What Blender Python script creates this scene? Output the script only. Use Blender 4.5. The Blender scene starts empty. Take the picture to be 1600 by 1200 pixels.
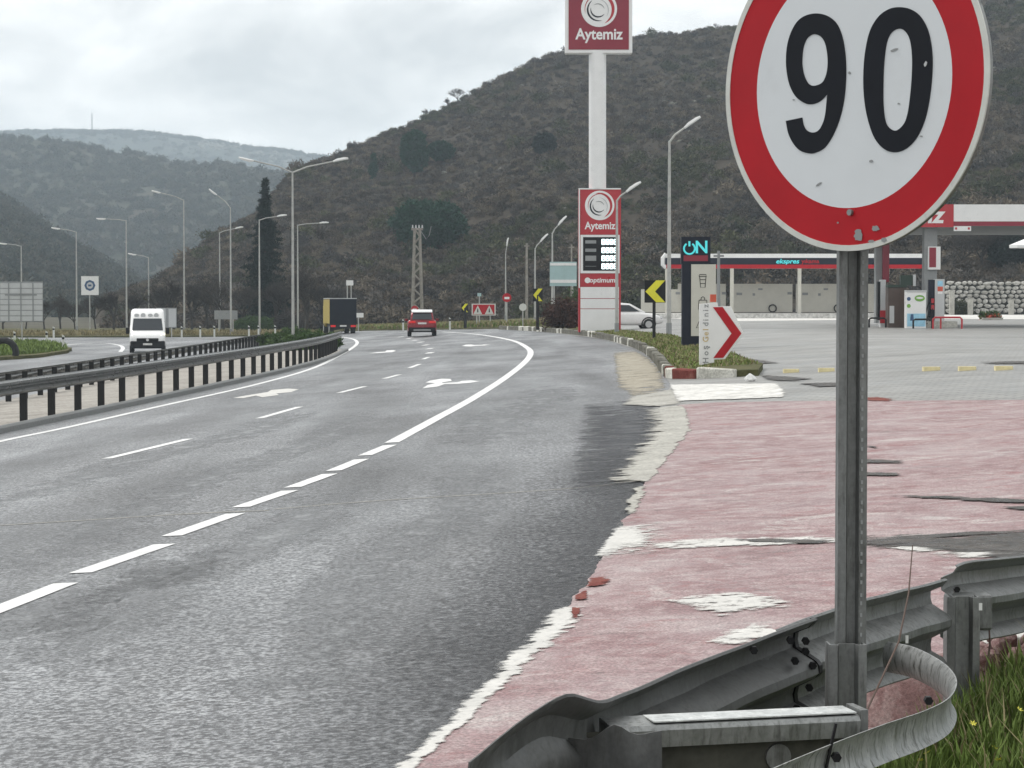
import bpy, bmesh, math, random
import numpy as np
from mathutils import Vector, Matrix, noise
from mathutils.geometry import tessellate_polygon

random.seed(7); RNG = np.random.default_rng(11)
scene = bpy.context.scene
COLL = scene.collection
R = math.radians

# ------------------------------------------------------------------ camera
FPX, CAMZ, HOR = 3500.0, 1.95, 470.0          # focal length and level line in pixels of the 1600x1200 photograph
PITCH = math.atan((600 - HOR) / FPX)
cd = bpy.data.cameras.new('camera'); cam = bpy.data.objects.new('camera', cd); COLL.objects.link(cam)
cam.location = (0, 0, CAMZ); cam.rotation_euler = (math.pi / 2 - PITCH, 0, 0)
cd.sensor_width = 36; cd.lens = 36 * FPX / 1600; cd.clip_start = 0.05; cd.clip_end = 20000
scene.camera = cam

# ------------------------------------------------------------------ sky, sun, exposure
SUN_EL, SUN_AZ = R(52), R(-50)                 # azimuth from +Y towards +X
w = bpy.data.worlds.new('World'); scene.world = w; w.use_nodes = True
n = w.node_tree.nodes; l = w.node_tree.links; n.clear()
sky = n.new('ShaderNodeTexSky'); sky.sky_type = 'NISHITA'; sky.sun_disc = False
sky.sun_elevation = SUN_EL; sky.sun_rotation = SUN_AZ; sky.dust_density = 3.0
tc = n.new('ShaderNodeTexCoord'); mp = n.new('ShaderNodeMapping'); mp.inputs['Scale'].default_value = (1, 1, 2.2)
mp.inputs['Location'].default_value = (0.35, 0.0, 0.12)
l.new(tc.outputs['Generated'], mp.inputs[0])
nz = n.new('ShaderNodeTexNoise'); nz.inputs['Scale'].default_value = 9.0; nz.inputs['Detail'].default_value = 7; nz.inputs['Roughness'].default_value = 0.55
nz.inputs['Distortion'].default_value = 0.35
l.new(mp.outputs[0], nz.inputs['Vector'])
cr = n.new('ShaderNodeValToRGB'); cr.color_ramp.elements[0].position = 0.38; cr.color_ramp.elements[0].color = (5.3, 5.45, 5.5, 1)
cr.color_ramp.elements[1].position = 0.64; cr.color_ramp.elements[1].color = (9.6, 9.55, 9.35, 1)
l.new(nz.outputs['Fac'], cr.inputs[0])
mx = n.new('ShaderNodeMix'); mx.data_type = 'RGBA'; mx.inputs[0].default_value = 0.97
l.new(sky.outputs[0], mx.inputs[6]); l.new(cr.outputs[0], mx.inputs[7])
bg = n.new('ShaderNodeBackground'); bg.inputs['Strength'].default_value = 0.1
out = n.new('ShaderNodeOutputWorld'); l.new(mx.outputs[2], bg.inputs[0]); l.new(bg.outputs[0], out.inputs[0])
sd = bpy.data.lights.new('sun', 'SUN'); sd.energy = 1.5; sd.angle = R(16); sd.color = (1, 0.97, 0.93)
sun = bpy.data.objects.new('sun', sd); COLL.objects.link(sun)
sdir = Vector((math.sin(SUN_AZ) * math.cos(SUN_EL), math.cos(SUN_AZ) * math.cos(SUN_EL), math.sin(SUN_EL)))
sun.rotation_euler = (-sdir).to_track_quat('-Z', 'Y').to_euler(); sun.location = (-30, 30, 60)
vs = scene.view_settings; vs.view_transform = 'Standard'; vs.look = 'None'; vs.exposure = 0.6; vs.gamma = 1; vs.use_curve_mapping = False
scene.render.engine = 'CYCLES'
try:
    scene.cycles.use_denoising = True; scene.cycles.max_bounces = 8; scene.cycles.volume_bounces = 1; scene.cycles.transparent_max_bounces = 8
except Exception: pass

# ------------------------------------------------------------------ measuring helpers
CP, SP = math.cos(PITCH), math.sin(PITCH)
def raydir(px, py):
    x = (px - 800) / FPX; u = (600 - py) / FPX
    d = Vector((x, CP + u * SP, -SP + u * CP)); return d / d.y
def P(px, py, Y):                               # the point at depth Y seen at a pixel
    d = raydir(px, py); return Vector((d.x * Y, Y, CAMZ + d.z * Y))
SL, GLO, GHI = 0.06, -1.05, 0.65               # the ground leans down to the left (banked curve)
def gz(x, y=0): return min(max(SL * x, GLO), GHI)
def gp(px, py, dz=0.0):                                 # the ground point seen at a pixel
    d = raydir(px, py)
    Y = (CAMZ - dz) / (SL * d.x - d.z) if SL * d.x - d.z > 1e-6 else 1e9
    z = SL * d.x * Y
    if z > GHI: Y = (GHI + dz - CAMZ) / d.z
    elif z < GLO: Y = (GLO + dz - CAMZ) / d.z
    return Vector((d.x * Y, Y, gz(d.x * Y) + dz))
def mpp(Y): return Y / FPX

# ------------------------------------------------------------------ objects and tags
def link(name, me, mat=None, parent=None, loc=None, rz=None):
    o = bpy.data.objects.new(name, me); COLL.objects.link(o)
    if mat is not None and me is not None:
        me.materials.clear(); me.materials.append(mat)
    if parent: o.parent = parent
    if loc is not None: o.location = loc
    if rz is not None: o.rotation_euler = (0, 0, rz)
    return o
def tag(o, label, cat, group=None):
    o['label'] = label; o['category'] = cat
    if group: o['group'] = group
    return o
def structure(o): o['kind'] = 'structure'; return o
def stuff(o, label, cat): o['kind'] = 'stuff'; tag(o, label, cat); return o
def thing(name, loc, label, cat, group=None, rz=0):
    o = link(name, None, loc=loc, rz=rz); o.empty_display_size = 0.2
    return tag(o, label, cat, group)
def copy_tree(o, parent=None):
    c = o.copy(); COLL.objects.link(c); c.parent = parent
    for ch in list(o.children): copy_tree(ch, c)
    return c

class MB:
    def __init__(s): s.v = []; s.f = []
    def add(s, vs, fs):
        b = len(s.v); s.v += [tuple(p) for p in vs]; s.f += [tuple(i + b for i in f) for f in fs]; return s
    def box(s, c, size, rot=None):
        hx, hy, hz = size[0] / 2, size[1] / 2, size[2] / 2
        vs = [Vector((x, y, z)) for z in (-hz, hz) for y in (-hy, hy) for x in (-hx, hx)]
        if rot is not None: vs = [rot @ p for p in vs]
        c = Vector(c)
        return s.add([p + c for p in vs], [(0, 2, 3, 1), (4, 5, 7, 6), (0, 1, 5, 4), (1, 3, 7, 5), (3, 2, 6, 7), (2, 0, 4, 6)])
    def bbox(s, x0, x1, y0, y1, z0, z1): return s.box(((x0 + x1) / 2, (y0 + y1) / 2, (z0 + z1) / 2), (x1 - x0, y1 - y0, z1 - z0))
    def tube(s, pts, rad, n=8, cap=True):
        pts = [Vector(p) for p in pts]
        if not isinstance(rad, (list, tuple)): rad = [rad] * len(pts)
        rings = []; up = None
        for i, p in enumerate(pts):
            t = (pts[min(i + 1, len(pts) - 1)] - pts[max(i - 1, 0)]).normalized()
            if up is None: up = Vector((0, 0, 1)) if abs(t.z) < 0.9 else Vector((1, 0, 0))
            a = t.cross(up)
            if a.length < 1e-4: a = t.cross(Vector((0.3, 1, 0.2)))
            a.normalize(); b = a.cross(t).normalized(); up = b
            rings.append([p + (a * math.cos(2 * math.pi * k / n) + b * math.sin(2 * math.pi * k / n)) * rad[i] for k in range(n)])
        return s.loft(rings, cap)
    def loft(s, rings, cap=True, closed=True):
        n = len(rings[0]); vs = [p for r in rings for p in r]; fs = []
        m = n if closed else n - 1
        for i in range(len(rings) - 1):
            for k in range(m):
                k2 = (k + 1) % n
                fs.append((i * n + k, i * n + k2, (i + 1) * n + k2, (i + 1) * n + k))
        if cap: fs.append(tuple(range(n))[::-1]); fs.append(tuple((len(rings) - 1) * n + k for k in range(n)))
        return s.add(vs, fs)
    def prism(s, poly, y0, y1):                 # outline in XZ pushed along Y
        n = len(poly)
        vs = [(x, y0, z) for x, z in poly] + [(x, y1, z) for x, z in poly]
        tri = tessellate_polygon([[Vector((x, z, 0)) for x, z in poly]])
        fs = [tuple(t) for t in tri] + [tuple(i + n for i in t[::-1]) for t in tri]
        fs += [(k, (k + 1) % n, (k + 1) % n + n, k + n) for k in range(n)]
        return s.add(vs, fs)
    def mesh(s, name='mesh', smooth=False):
        me = bpy.data.meshes.new(name); me.from_pydata(s.v, [], s.f)
        bm = bmesh.new(); bm.from_mesh(me); bmesh.ops.recalc_face_normals(bm, faces=bm.faces); bm.to_mesh(me); bm.free()
        if smooth: me.shade_smooth()
        me.update(); return me
    def build(s, name, mat, parent=None, loc=None, rz=None, smooth=False, bevel=0, auto=None):
        me = s.mesh(name, smooth)
        if auto:
            me.shade_smooth(); me.set_sharp_from_angle(angle=R(auto))
        o = link(name, me, mat, parent, loc, rz)
        if bevel:
            b = o.modifiers.new('bevel', 'BEVEL'); b.width = bevel; b.segments = 2; b.limit_method = 'ANGLE'; b.angle_limit = R(40)
        return o

def rring(y, w, z0, z1, r, n=3, cx=0):          # rounded rectangle in XZ
    pts = []
    for (sx, sz, a0) in ((1, 1, 0), (-1, 1, 90), (-1, -1, 180), (1, -1, 270)):
        cxx = cx + sx * (w / 2 - r); cz = (z1 - r) if sz > 0 else (z0 + r)
        for k in range(n + 1):
            a = R(a0 + 90 * k / n); pts.append(Vector((cxx + r * math.cos(a), y, cz + r * math.sin(a))))
    return pts

def text_mesh(s, size, offset=0.0, shear=0.0, extrude=0.004, spacing=1.0):
    c = bpy.data.curves.new('t', 'FONT'); c.body = s; c.size = size; c.align_x = 'CENTER'; c.align_y = 'CENTER'
    c.offset = offset; c.shear = shear; c.extrude = extrude; c.resolution_u = 3; c.space_character = spacing
    o = bpy.data.objects.new('t', c); COLL.objects.link(o)
    dg = bpy.context.evaluated_depsgraph_get(); me = bpy.data.meshes.new_from_object(o.evaluated_get(dg))
    bpy.data.objects.remove(o); bpy.data.curves.remove(c)
    me.transform(Matrix.Rotation(math.pi / 2, 4, 'X')); return me
def text(name, s, size, mat, parent, loc, offset=0.0, shear=0.0, roll=0.0, width=None, spacing=1.0, extrude=0.004):
    me = text_mesh(s, size, offset, shear, extrude, spacing)
    if width:
        xs = [v.co.x for v in me.vertices]; me.transform(Matrix.Scale(width / (max(xs) - min(xs)), 4, Vector((1, 0, 0))))
    if roll: me.transform(Matrix.Rotation(roll, 4, 'Y'))
    return link(name, me, mat, parent, loc)

# ------------------------------------------------------------------ materials
def nmat(name):
    m = bpy.data.materials.new(name); m.use_nodes = True
    nt = m.node_tree; return m, nt, nt.nodes['Principled BSDF']
class NT:
    def __init__(s, nt): s.t = nt; s.n = nt.nodes; s.l = nt.links; s.tc = s.n.new('ShaderNodeTexCoord')
    def co(s, scale=(1, 1, 1), rot=(0, 0, 0), kind='Object'):
        m = s.n.new('ShaderNodeMapping'); m.inputs['Scale'].default_value = scale; m.inputs['Rotation'].default_value = rot
        s.l.new(s.tc.outputs[kind], m.inputs[0]); return m.outputs[0]
    def noise(s, scale, detail=4, rough=0.55, co=None, dist=0.0):
        q = s.n.new('ShaderNodeTexNoise'); q.inputs['Scale'].default_value = scale; q.inputs['Detail'].default_value = detail
        q.inputs['Roughness'].default_value = rough; q.inputs['Distortion'].default_value = dist
        s.l.new(co if co is not None else s.co(), q.inputs['Vector']); return q.outputs['Fac']
    def ramp(s, fac, stops):
        q = s.n.new('ShaderNodeValToRGB'); e = q.color_ramp.elements
        while len(e) < len(stops): e.new(0.5)
        for k, (p, c) in enumerate(stops):
            e[k].position = p; e[k].color = (c, c, c, 1) if isinstance(c, (int, float)) else (*c, 1)
        s.l.new(fac, q.inputs[0]); return q.outputs[0]
    def mix(s, fac, a, b, mode='MIX'):
        q = s.n.new('ShaderNodeMix'); q.data_type = 'RGBA'; q.blend_type = mode
        for k, v in ((0, fac), (6, a), (7, b)):
            if hasattr(v, 'links'): s.l.new(v, q.inputs[k])
            elif k == 0: q.inputs[0].default_value = v
            else: q.inputs[k].default_value = (v, v, v, 1) if isinstance(v, (int, float)) else (*v, 1)
        return q.outputs[2]
    def bump(s, h, bs, strength=0.3, dist=0.02):
        q = s.n.new('ShaderNodeBump'); q.inputs['Strength'].default_value = strength; q.inputs['Distance'].default_value = dist
        s.l.new(h, q.inputs['Height']); s.l.new(q.outputs[0], bs.inputs['Normal'])
def M(name, col, rough=0.6, metal=0.0, var=0.18, scale=4.0, dirt=0.0, dirtcol=(0.05, 0.045, 0.04), emit=0.0, bump=0.0, streak=False, spec=0.5):
    m, nt, b = nmat(name); t = NT(nt)
    co = t.co((1, 1, 0.15) if streak else (1, 1, 1))
    f = t.noise(scale, 5, 0.6, co)
    lo = tuple(c * (1 - var) for c in col); hi = tuple(min(1, c * (1 + var)) for c in col)
    c = t.ramp(f, [(0.3, lo), (0.7, hi)])
    if dirt:
        f2 = t.noise(scale * 2.3, 6, 0.65, co)
        c = t.mix(t.ramp(f2, [(0.62 - 0.25 * dirt, 0.0), (0.72, dirt)]), c, dirtcol)
    nt.links.new(c, b.inputs['Base Color']); b.inputs['Metallic'].default_value = metal; b.inputs['Specular IOR Level'].default_value = spec
    rr = t.ramp(t.noise(scale * 1.7, 4), [(0.3, max(0.03, rough - 0.1)), (0.7, min(1, rough + 0.1))]); nt.links.new(rr, b.inputs['Roughness'])
    if emit: nt.links.new(c, b.inputs['Emission Color']); b.inputs['Emission Strength'].default_value = emit
    if bump: t.bump(t.noise(scale * 6, 5), b, bump, 0.01)
    return m

def asphalt():
    m, nt, b = nmat('asphalt'); t = NT(nt)
    fine = t.noise(26, 5, 0.75); grit = t.noise(11, 6, 0.7)
    along = t.noise(0.55, 4, 0.5, t.co((1.0, 0.10, 1), (0, 0, R(6))), 0.3)
    big = t.noise(0.22, 5, 0.6)
    c = t.ramp(fine, [(0.43, (0.014, 0.015, 0.018)), (0.5, (0.095, 0.100, 0.107)), (0.575, (0.34, 0.35, 0.362))])
    c = t.mix(0.25, c, t.ramp(grit, [(0.41, 0.035), (0.59, 0.24)]))
    c = t.mix(1.0, c, t.ramp(along, [(0.38, 0.62), (0.62, 1.30)]), 'MULTIPLY')
    c = t.mix(1.0, c, t.ramp(big, [(0.38, 0.78), (0.62, 1.18)]), 'MULTIPLY')
    c = t.mix(t.ramp(t.noise(0.9, 5, 0.7), [(0.62, 0.0), (0.78, 0.15)]), c, (0.17, 0.15, 0.11))
    nt.links.new(c, b.inputs['Base Color'])
    nt.links.new(t.ramp(t.noise(0.35, 5, 0.6, t.co((1, 0.3, 1))), [(0.35, 0.36), (0.65, 0.6)]), b.inputs['Roughness'])
    t.bump(fine, b, 0.6, 0.02)
    return m
def pinkapron(bare=False):
    m, nt, b = nmat('worn_pink_paint' if bare else 'pink_painted_concrete'); t = NT(nt)
    a = t.noise(0.9, 7, 0.68, t.co((0.9, 1.0, 1)), 0.5); f = t.noise(6, 7, 0.74, t.co((1, 1, 1)), 0.3); g = t.noise(60, 4, 0.65)
    c = t.ramp(a, [(0.36, (0.20, 0.110, 0.111)), (0.5, (0.262, 0.168, 0.169)), (0.64, (0.335, 0.262, 0.258))])
    c = t.mix(t.ramp(f, [(0.46, 0.0), (0.60, 0.6)]), c, (0.40, 0.32, 0.31))
    c = t.mix(t.ramp(t.noise(2.6, 7, 0.72, t.co((0.9, 1.0, 1)), 0.4), [(0.55, 0.0), (0.64, 0.55)]), c, (0.23, 0.075, 0.075))
    c = t.mix(t.ramp(t.noise(1.5, 8, 0.75, t.co((0.8, 1.0, 1)), 0.6), [(0.55, 0.0), (0.64, 0.7)]), c, (0.47, 0.43, 0.41))
    c = t.mix(t.ramp(t.noise(2.2, 8, 0.75, t.co((0.5, 1.3, 1), (0, 0, R(25))), 0.5), [(0.59, 0.0), (0.64, 0.55)]), c, (0.13, 0.095, 0.09))
    if bare: c = t.mix(t.ramp(t.noise(5.0, 7, 0.75, t.co((0.3, 1.2, 1)), 0.5), [(0.44, 0.0), (0.52, 0.92)]), c, (0.70, 0.68, 0.65))
    c = t.mix(1.0, c, t.ramp(g, [(0.38, 0.60), (0.62, 1.32)]), 'MULTIPLY')
    nt.links.new(c, b.inputs['Base Color'])
    nt.links.new(t.ramp(t.noise(1.1, 5, 0.6), [(0.35, 0.45), (0.65, 0.75)]), b.inputs['Roughness'])
    t.bump(g, b, 0.35, 0.012); return m
def paving():
    m, nt, b = nmat('grey_pavers'); t = NT(nt)
    br = t.n.new('ShaderNodeTexBrick'); br.inputs['Scale'].default_value = 1.0
    br.inputs['Brick Width'].default_value = 0.42; br.inputs['Row Height'].default_value = 0.21; br.inputs['Mortar Size'].default_value = 0.022
    br.inputs['Color1'].default_value = (0.30, 0.295, 0.28, 1); br.inputs['Color2'].default_value = (0.23, 0.23, 0.22, 1); br.inputs['Mortar'].default_value = (0.13, 0.13, 0.12, 1)
    t.l.new(t.co((1, 1, 1), (0, 0, R(32))), br.inputs['Vector'])
    c = t.mix(1.0, br.outputs['Color'], t.ramp(t.noise(0.5, 6, 0.65, t.co((0.5, 1, 1))), [(0.3, 0.72), (0.72, 1.25)]), 'MULTIPLY')
    c = t.mix(t.ramp(t.noise(0.35, 7, 0.7, t.co((0.4, 1, 1))), [(0.6, 0.0), (0.72, 0.55)]), c, (0.10, 0.10, 0.095))
    nt.links.new(c, b.inputs['Base Color'])
    nt.links.new(t.ramp(t.noise(0.4, 5), [(0.35, 0.35), (0.65, 0.65)]), b.inputs['Roughness'])
    t.bump(br.outputs['Fac'], b, -0.3, 0.02); return m
def patchy(name, cols, scale, rough=0.85, bump=0.3, fine=12):
    m, nt, b = nmat(name); t = NT(nt)
    c = t.ramp(t.noise(scale, 7, 0.68, None, 0.2), [(0.25 + 0.5 * k / (len(cols) - 1), c) for k, c in enumerate(cols)])
    c = t.mix(1.0, c, t.ramp(t.noise(scale * fine, 4, 0.7), [(0.3, 0.65), (0.7, 1.3)]), 'MULTIPLY')
    nt.links.new(c, b.inputs['Base Color']); b.inputs['Roughness'].default_value = rough; b.inputs['Specular IOR Level'].default_value = 0.12
    if bump: t.bump(t.noise(scale * fine, 5, 0.7), b, bump, 0.05)
    return m
def roadpaint(name, col, wear=0.5):
    m, nt, b = nmat(name); t = NT(nt)
    f = t.noise(26, 6, 0.75); g = t.noise(2.2, 5, 0.7)
    c = t.mix(t.ramp(f, [(0.60 - 0.1 * wear, 0.0), (0.74, 0.75 * wear)]), col, (0.24, 0.24, 0.24))
    c = t.mix(1.0, c, t.ramp(g, [(0.3, 0.80), (0.7, 1.08)]), 'MULTIPLY')
    nt.links.new(c, b.inputs['Base Color']); b.inputs['Roughness'].default_value = 0.55; t.bump(f, b, 0.25, 0.01); return m
def galv(name, base=0.30, grime=0.6, metal=0.75, vertical=True):
    m, nt, b = nmat(name); t = NT(nt)
    co = t.co((3, 3, 0.5) if vertical else (1, 1, 1))
    f = t.noise(5, 6, 0.65, co); g = t.noise(17, 6, 0.7, co); s = t.noise(70, 3, 0.6)
    c = t.ramp(f, [(0.3, (base * 0.72, base * 0.75, base * 0.74)), (0.7, (base * 1.15, base * 1.18, base * 1.16))])
    c = t.mix(t.ramp(g, [(0.5, 0.0), (0.68, grime)]), c, (0.055, 0.055, 0.048))
    c = t.mix(1.0, c, t.ramp(s, [(0.3, 0.86), (0.7, 1.1)]), 'MULTIPLY')
    nt.links.new(c, b.inputs['Base Color']); b.inputs['Metallic'].default_value = metal
    nt.links.new(t.ramp(f, [(0.3, 0.42), (0.7, 0.66)]), b.inputs['Roughness']); t.bump(t.noise(9, 5, 0.6), b, 0.12, 0.01)
    return m
def leafmat(name, cols, rough=0.8):
    m, nt, b = nmat(name); t = NT(nt)
    oi = t.n.new('ShaderNodeObjectInfo')
    c1 = t.ramp(oi.outputs['Random'], [(k / (len(cols) - 1), c) for k, c in enumerate(cols)])
    c = t.mix(1.0, c1, t.ramp(t.noise(3.0, 3, 0.6), [(0.3, 0.6), (0.7, 1.4)]), 'MULTIPLY')
    nt.links.new(c, b.inputs['Base Color']); b.inputs['Roughness'].default_value = rough
    b.inputs['Specular IOR Level'].default_value = 0.2; return m

def fade_mat(name, src, scale=6.0, aniso=(0.5, 1.2, 1), hard=0.10, gain=0.9):
    m = src.copy(); m.name = name; nt = m.node_tree; t = NT(nt)
    out = [q for q in nt.nodes if q.type == 'OUTPUT_MATERIAL'][0]; bs = [q for q in nt.nodes if q.type == 'BSDF_PRINCIPLED'][0]
    at = nt.nodes.new('ShaderNodeAttribute'); at.attribute_name = 'fade'
    ns = t.noise(scale, 8, 0.72, t.co(aniso), 0.3)
    mm = nt.nodes.new('ShaderNodeMath'); mm.operation = 'MULTIPLY_ADD'; mm.inputs[1].default_value = 2.6; mm.inputs[2].default_value = -1.3; nt.links.new(ns, mm.inputs[0])
    ad = nt.nodes.new('ShaderNodeMath'); ad.operation = 'MULTIPLY_ADD'; ad.inputs[1].default_value = gain; nt.links.new(at.outputs['Fac'], ad.inputs[0]); nt.links.new(mm.outputs[0], ad.inputs[2])
    k = t.ramp(ad.outputs[0], [(max(0.0, 0.45 - hard), 0.0), (0.45 + hard, 1.0)])
    mu = nt.nodes.new('ShaderNodeMath'); mu.operation = 'MULTIPLY'; mu.use_clamp = True; nt.links.new(k, mu.inputs[0])
    up = nt.nodes.new('ShaderNodeMath'); up.operation = 'MULTIPLY'; up.use_clamp = True; up.inputs[1].default_value = 6.0; nt.links.new(at.outputs['Fac'], up.inputs[0]); nt.links.new(up.outputs[0], mu.inputs[1])
    tr = nt.nodes.new('ShaderNodeBsdfTransparent'); mx = nt.nodes.new('ShaderNodeMixShader')
    nt.links.new(mu.outputs[0], mx.inputs[0]); nt.links.new(tr.outputs[0], mx.inputs[1]); nt.links.new(bs.outputs[0], mx.inputs[2]); nt.links.new(mx.outputs[0], out.inputs[0]); return m

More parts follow.
